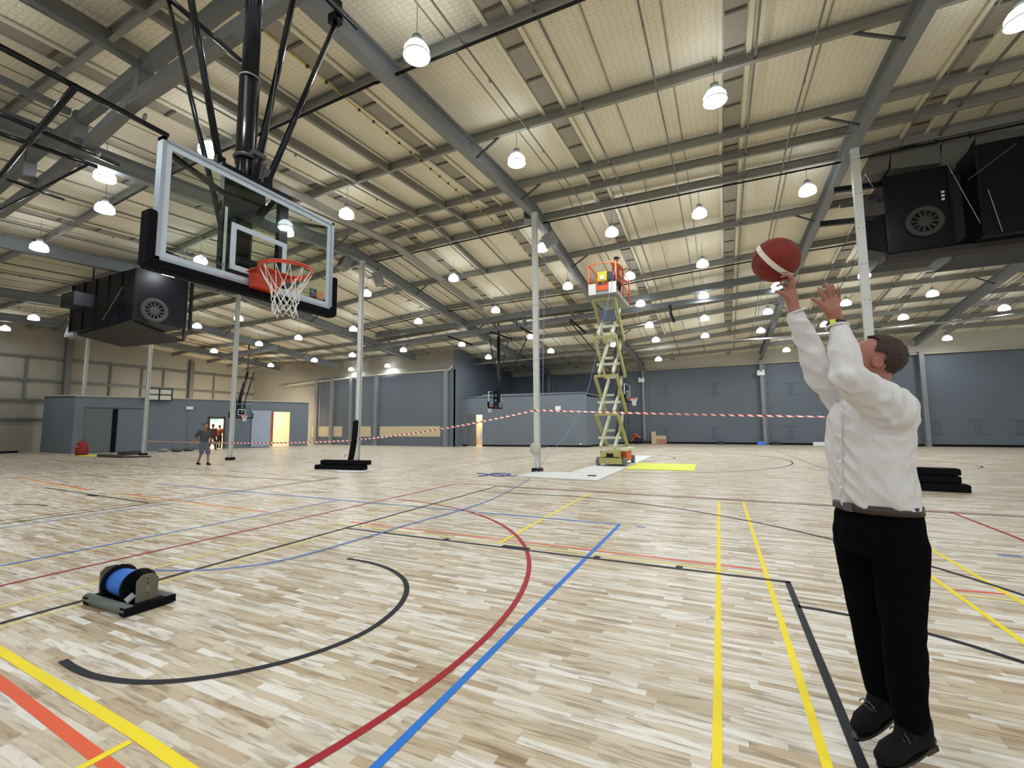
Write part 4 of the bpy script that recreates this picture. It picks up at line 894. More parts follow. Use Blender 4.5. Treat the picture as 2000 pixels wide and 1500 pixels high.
for i in (0, 1, 2): MB().tube([((LX0+LX1)/2+.1, LY0+.5, zs[i]+.4), ((LX0+LX1)/2+.1, LY1-.3, zs[i+1]+.2)], .06, 12).build('hydraulic_ram', M_dark, t)
mb = MB().beam((LX1-.3, LY1-.1, 1.0), (LX1-.3, LY1-.1, 5.2), .1, .03, up=V((1, 0, 0))); mb.build('hose_chain', M_dark, t)
PX0, PX1, PY0, PY1, PZ = .80, 1.86, 13.7, 16.3, 6.5
MB().bb((PX0, PY0, PZ), (PX1, PY1, PZ+.16)).build('platform_deck', mat('worn_grey_deck', s2l(150, 156, 152), .5), t)
mb = MB().bb((PX0, PY0-.03, PZ), (PX0+.28, PY0, PZ+.42)).bb((PX1-.28, PY0-.03, PZ), (PX1, PY0, PZ+.42)); mb.build('toe_plates', M_sheet, t)
MB().bb((PX0+.3, PY0-.02, PZ+.14), (PX1-.3, PY0+.02, PZ+.34)).build('orange_toe_board', M_liftO, t)
mb = MB(); z0, zt = PZ+.16, PZ+1.2
for x, y in ((PX0, PY0), (PX1, PY0), (PX0, PY1), (PX1, PY1), (PX0, 15), (PX1, 15)): mb.tube([(x, y, z0-.1), (x, y, zt)], .03, 8)
for z in (zt, z0+.5):
    for a, b in (((PX1, PY0), (PX1, PY1)), ((PX0, PY0), (PX0, PY1)), ((PX0, PY1), (PX1, PY1))): mb.tube([(*a, z), (*b, z)], .027, 8)
mb.tube([(PX0+.05, PY0, zt-.1), (PX0+.12, PY0, zt), (PX1-.12, PY0, zt), (PX1-.05, PY0, zt-.1)], .022, 8)
for x in (PX0+.3, PX1-.35, PX1-.25): mb.tube([(x, PY0, z0), (x, PY0, z0+.55)], .02, 8)
mb.build('cage_rails', M_liftO, t, True)
bxq = MB().box((PX0+.55, PY0-.03, PZ+.66), (.36, .1, .36)).build('control_box', M_yel, t); MB().box((PX0+.54, PY0-.09, PZ+.62), (.14, .01, .16)).build('label_sheet', M_white, bxq)
MB().box((PX0+.82, PY0, PZ+.66), (.2, .12, .3)).build('dark_case', M_dark, t)
tag(MB().box((1.36, 14.7, 5.85), (.5, .5, .4)).build('lift_underbox', mat('blue_grey_box', s2l(98, 112, 130))), 'blue-grey box slung under the lift platform', 'box')

# ------------------------------------------------------------------ things on the floor
def slab(name, pts, z0, z1, m, lb, cat, parent=None):
    o = MB().prism([V((x, y, z0)) for x, y in pts], (0, 0, z1-z0)).build(name, m); return tag(o, lb, cat)
slab('protection_board', [(-.42, 9.62), (2.06, 9.5), (2.06, 11.35), (-.42, 11.05)], .004, .03, M_sheet, 'pale protection board on the floor at the foot of the middle pole', 'board')
slab('protection_board', [(.72, 11.4), (2.06, 11.38), (2.06, 20.1), (.78, 20.1)], .004, .024, M_sheet, 'long pale protection board strip under the scissor lift', 'board')
slab('yellow_board', [(2.1, 13.15), (4.33, 13.25), (4.27, 15.85), (2.1, 15.7)], .004, .02, M_lime, 'bright lime-yellow board on the floor right of the lift', 'board')
slab('dust_sheet', [(-8.35, 9.05), (-7.9, 9.7), (-6.05, 9.98), (-5.85, 8.9), (-6.6, 8.6), (-7.2, 8.95)], .004, .01, M_sheet, 'white sheet on the floor under the black pads', 'sheet')
def pad(name, c, d, rz, lb, tilt=None):
    R = Matrix.Rotation(rz, 3, 'Z')
    if tilt: R = tilt
    o = MB().box(c, d, R).build(name, M_blackm); m = o.modifiers.new('b', 'BEVEL'); m.width = .03; m.segments = 2; return tag(o, lb, 'pad', 'black foam edge pads')
pad('foam_pad', (-7.25, 9.3, .09), (2.05, .3, .16), .15, 'black foam pad lying flat on the white sheet, bottom of the pair')
pad('foam_pad', (-7.12, 9.4, .26), (1.95, .3, .16), .16, 'black foam pad on top of the flat one beside the fourth pole')
b0, b1, b2 = AZ(.02, 683, 907), AY(10.9, 690, 862), AY(11.25, 695, 823)
mb = MB(); pl = [b0, b0.lerp(b1, .5)+V((.03, 0, 0)), b1+V((.04, 0, 0)), b1.lerp(b2, .5)+V((.03, 0, 0)), b2]
for a, b in zip(pl, pl[1:]): mb.beam(a-(b-a)*.02, b+(b-a)*.02, .2, .12, up=V((0, -1, 0)))
tag(mb.build('foam_pad', M_blackm), 'tall black foam pad leaning against the fourth white pole, slightly bent', 'pad', 'black foam edge pads')
for k, (c, d) in enumerate((((9.05, 10.75, .09), (2.2, .35, .17)), ((8.95, 10.8, .27), (2.15, .33, .16)), ((8.98, 10.8, .44), (2.1, .33, .15)))):
    pad('foam_pad', c, d, -.12, 'black foam pad in the stack behind the shooting man, '+('lowest', 'middle', 'topmost')[k])
# cable reel on its stand
t = thing('cable_reel', (.42, -.55, 0), 'cable reel with bright blue cable on a roller stand on the floor', 'cable reel')
for y in (-.70, -.40): MB().tube([(.08, y, .045), (.76, y, .045)], .042, 16).build('base_roller', mat('grey_green_tube', s2l(96, 104, 100), .5), t, True)
MB().bb((.7, -.74, .01), (.78, -.36, .07)).bb((.1, -.74, .01), (.17, -.36, .07)).bb((.12, -.57, .012), (.75, -.53, .03)).build('base_frame', M_blackm, t)
for x in (.09, .69):
    pr = [(x, -.63, .03), (x, -.63, .245), (x, -.59, .285), (x, -.51, .285), (x, -.47, .245), (x, -.47, .03)]
    ep = MB().prism(pr, (.018, 0, 0)).build('end_plate', mat('olive_grey_plate', s2l(104, 100, 86), .5), t)
    for z in (.25, .215, .13): MB().lathe((x-.003, -.55, z), [(.007, 0), (.007, .024), (.001, .024)], 10, V((1, 0, 0))).build('plate_hole', M_dark, ep)
for x in (.25, .56):
    dd = MB().lathe((x, -.55, .17), [(.03, 0), (.142, 0), (.146, .006), (.142, .014), (.03, .014)], 40, V((1, 0, 0))).build('reel_disc', M_black, t)
MB().lathe((.265, -.55, .17), [(.03, 0), (.108, .0), (.112, .1), (.107, .2), (.11, .294), (.03, .294)], 36, V((1, 0, 0))).build('wound_cable', mat('bright_blue_wound_cable', s2l(60, 132, 240), .4, 0, .1, 3, .6, 60, stretch=(30, 1, 1)), t, True)
MB().tube([(.08, -.55, .17), (.715, -.55, .17)], .012, 10).build('axle', M_metal, t)
MB().box((.577, -.615, .09), (.004, .07, .05), Matrix.Rotation(.6, 3, 'X')).build('label', M_white, t)
MB().ring((.06, -.52, .12), (1, 0, 0), .03, .007, 14, 6).build('pull_ring', M_dark, t)
# blue cable over the floor, then up to the lift
cp = [V((.40, -.54, .277)), V((.41, -.2, .18)), V((.43, .15, .09)), V((.46, .5, .03))]+[g for g in [AZ(.012, u, v) for u, v in ((520, 1100), (560, 1092), (600, 1082), (640, 1071), (690, 1056), (740, 1042), (780, 1029), (820, 1018), (860, 1007), (900, 996), (940, 983), (980, 966), (1010, 950), (1030, 937))]]
up_ = [(1048, 920, 11.0), (1072, 888, 11.6), (1095, 862, 12.0), (1115, 836, 12.3), (1135, 798, 12.6), (1150, 755, 12.9), (1163, 700, 13.2), (1175, 640, 13.4), (1186, 595, 13.5), (1196, 548, 13.6), (1202, 522, 13.66)]
cp += [AY(y, u, v) for u, v, y in up_]; 
for p in cp: p.z = max(p.z, .04 if p.y > 9.3 else .012)
def smooth(pts, k=4):
    o = []
    for i in range(len(pts)-1):
        p0, p1, p2, p3 = [pts[max(0, min(len(pts)-1, j))] for j in (i-1, i, i+1, i+2)]
        for q in range(k): t_ = q/k; o.append(.5*((2*p1)+(p2-p0)*t_+(2*p0-5*p1+4*p2-p3)*t_*t_+(3*p1-p0-3*p2+p3)*t_**3))
    return o+[pts[-1]]
tag(MB().tube(smooth(cp), .0085, 6).build('blue_cable', M_bluec, smooth=True), 'blue cable running from the reel across the floor and up to the lift cage', 'cable')
tag(MB().tube(smooth([AY(12.1, u, v) for u, v in ((1063, 440), (1063, 560), (1061, 700), (1060, 780), (1061, 822))]), .009, 6).build('hanging_cable', M_bluec, smooth=True), 'thin blue cable hanging down beside the middle white pole', 'cable')
pts = [AZ(.014, 945+38*math.sin(k*.9)*(.6+.3*math.sin(k*1.7))+20, 927+3*math.cos(k*1.3)) for k in range(22)]+[AZ(.014, u, v) for u, v in ((1000, 930), (1010, 928))]
tag(MB().tube(smooth(pts), .012, 6).build('cable_coil', mat('dark_blue_cable', s2l(74, 92, 150)), smooth=True), 'loose pile of dark blue cable left of the middle pole foot', 'cable')
t = thing('round_hose_reel', AY(11.0, 1042, 876), 'round pale cable drum strapped to the middle white pole near the floor', 'cable drum'); c = AY(10.95, 1042, 876)
MB().lathe(c+V((.07, 0, 0)), [(.05, -.05), (.2, -.05), (.2, -.035), (.1, -.03), (.1, .03), (.2, .035), (.2, .05), (.05, .05)], 26, V((1, -.5, 0))).build('drum', mat('pale_grey_drum', s2l(190, 190, 180)), t, True); MB().box(c+V((.2, .2, .05)), (.3, .06, .05)).build('strap', M_dgrey, t)
# far left bits
p = AZ(0, 159, 889); t = thing('red_drum', p, 'red drum bag standing by the farthest left pole', 'bag'); MB().lathe(p, [(.26, 0), (.3, .1), (.27, .5), (.2, .72), (.12, .8), (.001, .82)], 18).build('bag_body', M_red, t, True); MB().box(p+V((.15, -.27, .5)), (.2, .02, .04)).build('label', M_white, t)
MB().ring(p+V((0, 0, .83)), (1, 0, 0), .07, .012, 12, 5).build('handle', M_dark, t)
def fl(name, u0, v0, u1, v1, h, m, lb, cat, w_=.5): a, b = AZ(0, u0, v0), AZ(0, u1, v1); tag(MB().beam(a+V((0, 0, h/2+.004)), b+V((0, 0, h/2+.004)), w_, h).build(name, m), lb, cat)
fl('yellow_board', 160, 890, 196, 891, .02, M_lime, 'lime-yellow board on the floor at the far left', 'board', .8)
fl('steel_bundle', 196, 892, 232, 894, .14, M_dgrey, 'dark bundle on the floor between the two left poles', 'bundle', .3)
fl('dark_plank', 232, 894, 292, 893, .06, M_dark, 'dark plank lying at the foot of the second left pole', 'plank', .3); fl('timber_offcut', 238, 890, 272, 887, .2, mat('brown_black_rubbish', s2l(52, 46, 44)), 'dark offcuts heaped behind the second left pole foot', 'offcut', .5)
for u, lb in ((318, 'small pale item on the floor against the partition'), (345, 'dark tool bag on the floor against the partition'), (368, 'dark heap on the floor left of the walking man')):
    p = AZ(0, u, 882.5 if u < 360 else 881); tag(MB().ell(p+V((0, 0, .1)), (.35, .3, .12)).build('floor_item', M_dgrey if u > 330 else M_grey, smooth=True), lb, 'item')
for u0, u1, v, h, lb in ((1277, 1281, 868, .0, ''),): pass
a, b, c = AY(35.0, 1273, 868), AY(35.0, 1281, 843), AY(35.0, 1301, 851)
t = thing('plywood_offcuts', (a.x, 35, 0), 'pale plywood sheets leaning on the far wall right of the crouching worker', 'plywood sheets')
MB().bb((a.x, 34.95, 0), (b.x, 35.1, b.z)).build('tall_strip', M_ply, t); MB().bb((b.x+.02, 35.0, 0), (c.x, 35.12, c.z)).build('wide_sheet', M_ply, t); MB().bb((b.x+.1, 34.9, .02), (b.x+.75, 34.98, .36)).build('red_box', mat('faded_red', s2l(176, 116, 100)), t)
for u, m, lb in ((1487, M_blue, 'small blue tool case on the floor by the far wall column'), (1517, M_dark, 'dark bag on the floor by the far wall column'), (1605, M_white, 'white sheet leaning at the foot of the far wall, left of the man'), (1408, M_dark, 'small dark box at the foot of the far wall'), (1262, M_dark, 'dark cases beside the crouching worker')):
    p = AY(34.7, u, 868); tag(MB().box((p.x, 34.7, .13), (.5 if u != 1605 else 1.0, .3, .24)).build('floor_case', m), lb, 'case')
p = AZ(.03, 1155, 930); tag(MB().beam(p+V((-.12, 0, .015)), p+V((.14, .03, .015)), .05, .03).build('hand_tool', M_dark), 'small dark tool lying on the pale protection board', 'tool')
# ------------------------------------------------------------------ people
def capsule(mb, pts, rs, n=14, k=3):
    """tapered tube with rounded ends"""
    pts = [V(p) for p in pts]; rs = list(rs) if isinstance(rs, (list, tuple)) else [rs]*len(pts)
    d0 = (pts[0]-pts[1]).normalized(); d1 = (pts[-1]-pts[-2]).normalized(); P, R = [], []
    for j in range(k, 0, -1): a = PI/2*j/(k+.3); P.append(pts[0]+d0*rs[0]*math.sin(a)); R.append(rs[0]*math.cos(a))
    P += pts; R += rs
    for j in range(1, k+1): a = PI/2*j/(k+.3); P.append(pts[-1]+d1*rs[-1]*math.sin(a)); R.append(rs[-1]*math.cos(a))
    mb.tube(P, R, n)
def fused(mb, name, m, parent, vox, sm=6, disp=0, dscale=6, seed=0):
    """all closed shapes of the builder fused into one continuous skin"""
    o = mb.build(name, m, parent); r = o.modifiers.new('r', 'REMESH'); r.mode = 'VOXEL'; r.voxel_size = vox
    s = o.modifiers.new('s', 'SMOOTH'); s.iterations = sm; s.factor = .5
    dg = bpy.context.evaluated_depsgraph_get(); me = bpy.data.meshes.new_from_object(o.evaluated_get(dg)); o.modifiers.clear()
    if disp:
        nn = [v.normal.copy() for v in me.vertices]
        for v, n in zip(me.vertices, nn):
            p = v.co*dscale; a = noise.noise(V((p.x, p.y, p.z*.32+seed))); c = noise.noise(V((p.x*1.7+p.z*.9, p.y*1.7-p.z*.7, p.z*.8+seed)))
            v.co += n*disp*(.55*a+.6*(.35-abs(c))*1.6+.18*noise.noise(V((p.x*4, p.y*4, p.z*2))))
    me.polygons.foreach_set('use_smooth', [True]*len(me.polygons)); me.materials.clear(); me.materials.append(m); old = o.data; o.data = me; bpy.data.meshes.remove(old); me.name = name
    return o
def basis(x, z):
    x = V(x).normalized(); z = V(z); z = (z-x*z.dot(x)).normalized(); y = z.cross(x); return Matrix((x, y, z)).transposed()
def head_shape(mb, c, R, s=1.0):
    """c centre of head, R columns: face direction, left, up; real size for s = 1"""
    def L(x, y, z): return V(c)+R @ V((x*s, y*s, z*s))
    def e(p, r, RR=None): mb.ell(L(*p), tuple(a*s for a in r), R @ RR if RR else R, 20, 14)
    e((-.012, 0, .03), (.098, .077, .092)); e((.02, 0, -.015), (.074, .066, .09)); e((.04, 0, -.066), (.05, .048, .045)); e((.066, 0, -.088), (.026, .026, .022))
    e((.082, 0, .038), (.016, .05, .014)); e((.08, 0, -.052), (.018, .027, .013)); e((.085, 0, -.043), (.011, .022, .006)); e((.083, 0, -.058), (.011, .019, .006))
    capsule(mb, [L(.085, 0, .03), L(.1, 0, .0), L(.108, 0, -.018)], [.008*s, .011*s, .014*s], 10)
    for q in (-1, 1):
        e((.062, q*.042, -.018), (.026, .024, .022)); e((.099, q*.012, -.022), (.011, .009, .008))
        RR = Matrix.Rotation(q*.35, 3, 'Z') @ Matrix.Rotation(-.15, 3, 'Y'); mb.ring(L(-.008, q*.079, -.006), R @ RR @ V((0, 1, 0)), .019*s, .0065*s, 18, 6); e((-.006, q*.077, -.008), (.014, .007, .022))
    capsule(mb, [L(-.01, 0, -.04), L(-.015, 0, -.10)], [.054*s, .05*s], 16)
    return L
def eyes(L, R, s, parent):
    for q in (-1, 1):
        o = MB().ell(L(.072, q*.03, .014), .0125*s, None, 14, 10).build('eye', M_white, parent, True); MB().ell(L(.0822, q*.0305, .014), (.004*s, .006*s, .006*s), R, 10, 8).build('iris', M_lens, o, True)
        MB().tube([L(.092, q*.014, .036), L(.092, q*.032, .042), L(.082, q*.05, .036)], .004*s, 6).build('eyebrow', M_hair, parent, True)
def hair_cap(L, R, s, name, m, parent, cut=-.02):
    mb = MB(); mb.ell(L(-.018, 0, .042), (.1*s, .083*s, .09*s), R, 26, 18)
    mb.v = [p for p in mb.v]
    o = mb.build(name, m, parent); me = o.data; bm = bmesh.new(); bm.from_mesh(me); inv = R.transposed(); off = V((0, 0, 0)); q = parent
    while q is not None: off += q.location; q = q.parent
    dl = []
    for v in bm.verts:
        l = inv @ ((v.co+off)-L(0, 0, 0))/s
        if l.z < cut-.9*min(0, -(l.x+.02))*1.0 and not (l.x < -.035 and l.z > -.05): dl.append(v)
        elif l.x > .028 and l.z < .1: dl.append(v)
        elif l.x > -.01 and l.z < .03: dl.append(v)
    bmesh.ops.delete(bm, geom=dl, context='VERTS')
    bmesh.ops.subdivide_edges(bm, edges=bm.edges, cuts=2, use_grid_fill=True)
    for v in bm.verts: v.co += (v.co+off-L(-.018, 0, .03)).normalized()*s*(.006*noise.noise(v.co*90)+.004)
    bm.to_mesh(me); bm.free(); me.polygons.foreach_set('use_smooth', [True]*len(me.polygons))
    md = o.modifiers.new('t', 'SOLIDIFY'); md.thickness = .008*s; md.offset = -1; return o

# ---- the shooting man
FD = V((-.82, -.57, 0)); LD = V((.57, -.82, 0))
t = man = thing('person', (5.92, -.12, 0), 'person in a white shirt and black trousers jumping to shoot a basketball', 'person')
hd = V((-.93, .02, .33)); RH_ = basis(hd, (.25, 0, 1)); hc = AY(-.13, 1702, 709)
body = MB(); L = head_shape(body, hc, RH_, 1.06)
nb = AY(-.13, 1712, 775); capsule(body, [hc-V((-.02, 0, .06)), nb], [.05, .06], 18)
capsule(body, [nb-V((0, 0, .08)), AY(-.12, 1705, 990)], [.1, .12], 16)
# arms inside sleeves and bare wrists
Ls, Le, Lw = AY(-.27, 1742, 800), AY(-.43, 1652, 733), AY(-.37, 1633, 634)
Rs, Re, Rw = AY(.02, 1664, 806), AY(-.02, 1601, 735), AY(-.07, 1551, 607)
capsule(body, [nb-V((0, 0, .05)), Ls, Le, Lw], [.05, .05, .04, .03]); capsule(body, [nb-V((0, 0, .05)), Rs, Re, Rw], [.05, .05, .04, .031])
def hand(mb, wrist, palm, fingers, thumb, r=.0092):
    capsule(mb, [wrist, palm[0]], [.028, .033], 14)
    for k, f in enumerate(fingers): capsule(mb, [palm[0].lerp(f[0], .35), f[0]], [.019, .0135], 10); capsule(mb, f, [r*1.12*(.9 if k == 3 else 1), r*1.0, r*.92, r*.8][:len(f)] if k != 3 else [r, r*.9, r*.8, r*.72][:len(f)], 10)
    capsule(mb, [wrist.lerp(palm[0], .4)]+thumb, [.02, .0145, .0115, .0095][:1+len(thumb)], 10)
y = -.39
P_ = lambda u, v, yy=0: AY(y+yy, u, v)
hand(body, Lw, [P_(1626, 606)], [[P_(1612, 590, -.015), P_(1607, 578, -.03), P_(1602, 569, -.035), P_(1599, 563, -.03)], [P_(1620, 584, -.01), P_(1618, 572, -.03), P_(1617, 562, -.04), P_(1614, 554, -.04)], [P_(1628, 583, .005), P_(1627, 573, -.015), P_(1627, 564, -.03), P_(1625, 556, -.035)], [P_(1637, 587, .02), P_(1639, 578, .01), P_(1640, 570, .0), P_(1638, 562, -.01)]],
     [P_(1611, 601, -.03), P_(1598, 590, -.045), P_(1587, 583, -.05)])
y = -.07
hand(body, Rw, [P_(1543, 572)], [[P_(1548, 553, -.035), P_(1545, 541, -.05), P_(1536, 536, -.055), P_(1527, 541, -.055)], [P_(1549, 552, -.01), P_(1546, 540, -.015), P_(1537, 534, -.015), P_(1528, 539, -.015)], [P_(1546, 554, .015), P_(1541, 546, .02), P_(1532, 545, .02), P_(1524, 549, .02)], [P_(1538, 559, .03), P_(1530, 556, .035), P_(1523, 556, .035), P_(1517, 559, .03)]],
     [P_(1534, 577, -.035), P_(1525, 572, -.05), P_(1516, 569, -.055)])
# legs inside the trousers
fused(body, 'body', M_skin, t, .0046, 3)
eyes(L, RH_, 1.06, t); hair_cap(L, RH_, 1.06, 'hair', M_hair, t, -.012)
# shirt
sh = MB(); secs = []
for u, v, hp in ((1707, 1003, 66), (1708, 985, 77), (1702, 960, 78), (1698, 920, 78), (1697, 880, 79), (1699, 845, 80), (1702, 810, 80), (1707, 785, 72), (1713, 768, 50), (1716, 757, 27)):
    c = AY(-.12, u, v); s = hp/84; secs.append((c, LD*.198*s, FD*.155*s))
sh.loft(secs, 32)
capsule(sh, [Ls+V((.0, .06, -.03)), Ls, Ls.lerp(Le, .5), Le], [.09, .086, .074, .064], 18)
capsule(sh, [Le, Le.lerp(Lw, .5)+V((.006, 0, 0)), Lw+V((.005, 0, -.035))], [.063, .055, .043], 18)
capsule(sh, [Rs+V((.03, -.05, -.04)), Rs, Rs.lerp(Re, .5), Re], [.085, .078, .068, .058], 18)
capsule(sh, [Re, Re.lerp(Rw, .5), Rw+V((.012, 0, -.03))], [.058, .05, .042], 18)
capsule(sh, [Ls+V((0, 0, -.02)), Rs+V((0, 0, -.02))], [.08, .08], 16)
fused(sh, 'shirt', M_shirt, t, .0072, 4, .028, 8, 2)
mb = MB().ring(Lw+V((.004, 0, -.012)), (Lw-Le), .042, .006, 28, 6).ring(Rw+V((.012, 0, -.006)), (Rw-Re), .041, .006, 28, 6); mb.build('cuffs', M_shirt, t, True)
cb = AY(-.18, 1685, 768); mb = MB()
for q in (-1, 1): mb.add([nb+LD*q*.02+FD*.07+V((0, 0, .02)), nb+LD*q*.075+FD*.02+V((0, 0, .055)), nb+LD*q*.085+FD*.03+V((0, 0, .015)), nb+LD*q*.03+FD*.095+V((0, 0, -.035))], [(0, 1, 2, 3)])
o = mb.build('collar', M_shirt, t, fix=False); o.modifiers.new('t', 'SOLIDIFY').thickness = .004
mb = MB()
pk = [AY(-.12, u, v)+FD*.153*1.0 for u, v in ((1700, 800), (1699, 850), (1698, 900), (1700, 950))]
for p in pk: mb.lathe(p+FD*.012, [(.007, 0), (.007, .003), (.001, .004)], 10, FD)
for i, p in enumerate(pk): MB().lathe(p+FD*.012, [(.007, 0), (.007, .003), (.001, .004)], 10, FD).build('button', M_white, t)
MB().tube([AY(-.12, 1700, v)+FD*.165 for v in (780, 830, 880, 930, 970)], .004, 6).build('placket', M_shirt, t, True)
# watch and strap
MB().ring(Lw+V((.0, .0, .004)), (Lw-Le), .033, .008, 26, 6).build('watch_strap', M_lens, t, True)
MB().box(Lw+V((-.018, -.032, .006)), (.022, .012, .026)).build('yellow_watch', M_watch, t)
# trousers: hips and two legs
tr_ = MB(); secs = []
for u, v, hp in ((1712, 985, 77), (1713, 1010, 82), (1714, 1045, 86), (1716, 1080, 84)):
    c = AY(-.12, u, v); s = hp/84; secs.append((c, LD*.185*s, FD*.15*s))
tr_.loft(secs, 28)
hL, kL, aL = AY(-.19, 1755, 1062), AY(-.22, 1763, 1215), AY(-.19, 1777, 1400)
hR, kR, aR = AY(-.02, 1680, 1062), AY(-.01, 1695, 1205), AY(.03, 1722, 1350)
capsule(tr_, [hL, hL.lerp(kL, .5), kL, kL.lerp(aL, .45), aL], [.108, .098, .079, .073, .066], 18)
capsule(tr_, [hR, hR.lerp(kR, .5), kR, kR.lerp(aR, .45), aR], [.105, .096, .077, .070, .062], 18)
fused(tr_, 'trousers', M_trous, t, .0085, 5, .01, 7, 5)
c = AY(-.12, 1711, 988); mb = MB().loft([(c-V((0, 0, .018)), LD*.188, FD*.155), (c+V((0, 0, .02)), LD*.184, FD*.151)], 36); mb.build('belt', M_belt, t, True)
MB().box(c+FD*.156+V((0, 0, .0)), (.045, .01, .036), Matrix((LD, FD, V((0, 0, 1)))).transposed()).build('belt_buckle', M_dgrey, t)
def shoe(an, toe, heel, nm='shoe', s=1.0):
    mb = MB(); d = (toe-heel).normalized(); 
    capsule(mb, [an+V((0, 0, .03)), an.lerp(heel, .45), heel+(toe-heel)*.12], [.052*s, .05*s, .044*s], 16)
    capsule(mb, [heel+(toe-heel)*.1, heel+(toe-heel)*.45+V((0, 0, .012)), heel+(toe-heel)*.75, toe-(toe-heel)*.13], [.042*s, .046*s, .049*s, .036*s], 18)
    capsule(mb, [an, heel+(toe-heel)*.45+V((0, 0, .02))], [.05*s, .04*s], 16)
    o = fused(mb, nm, M_shoe, t, .006, 4); dn = (an-heel.lerp(toe, .3)).normalized(); dn = (dn-d*dn.dot(d)).normalized(); sd = d.cross(dn)
    R = Matrix((d, sd, dn)).transposed(); m2 = MB(); n = 22; pr = []
    for k in range(n): a = 2*PI*k/n; pr.append(heel.lerp(toe, .45)+d*.155*s*math.cos(a)+sd*(.045+.008*math.cos(a))*s*math.sin(a)-dn*.03*s)
    m2.prism(pr, -dn*.014*s); m2.box(heel+(toe-heel)*.1-dn*.046*s, (.06*s, .066*s, .026*s), R); m2.build('sole', M_lens, o)
    lc = heel.lerp(toe, .42)+dn*.052*s; m3 = MB()
    for k in range(4): p = heel.lerp(toe, .36+.08*k)+dn*(.062-.008*k)*s; m3.tube([p-sd*.028*s, p+dn*.008, p+sd*.028*s], .0028, 6)
    for q in (-1, 1): m3.tube([lc+dn*.012, lc+sd*q*.02+d*.012+dn*.022, lc+sd*q*.036+d*.016+dn*.01, lc+sd*q*.045+d*.02-dn*.004], .0026, 6)
    m3.build('laces', M_dgrey, o, True)
shoe(AY(-.19, 1778, 1385), AY(-.27, 1712, 1484), AY(-.13, 1812, 1432))
shoe(AY(.03, 1725, 1335), AY(-.06, 1668, 1424), AY(.05, 1740, 1371))
# ---- the ball
bc = AY(-.06, 1515, 508); br = .1185
t = thing('basketball', bc, 'dark red basketball with a white stripe leaving the fingers of the shooting man', 'basketball')
MB().ell(bc, br, None, 48, 32).build('ball_skin', ball_mat(), t, True)
nn = (CR*.52+CU*.72-CFW*.8).normalized()
m2 = MB(); d_, s_, u_ = orth(nn); N = 64
for i in range(N+1):
    a = 2*PI*i/N; e = s_*math.cos(a)+u_*math.sin(a)
    for h in (-.013, .013): m2.v.append(bc+(e*math.sqrt(br*br-h*h)+nn*h)*1.012)
m2.f = [(2*i, 2*i+2, 2*i+3, 2*i+1) for i in range(N)]
m2.build('white_stripe', mat('cream_white_stripe', s2l(214, 206, 190), .5), t, True, fix=False)
MB().ring(bc, (nn.cross(CR)).normalized(), br*1.0, .0018, 64, 5).ring(bc, CR.cross(nn.cross(CR)).normalized(), br, .0018, 64, 5).build('seams', M_dark, t, True)

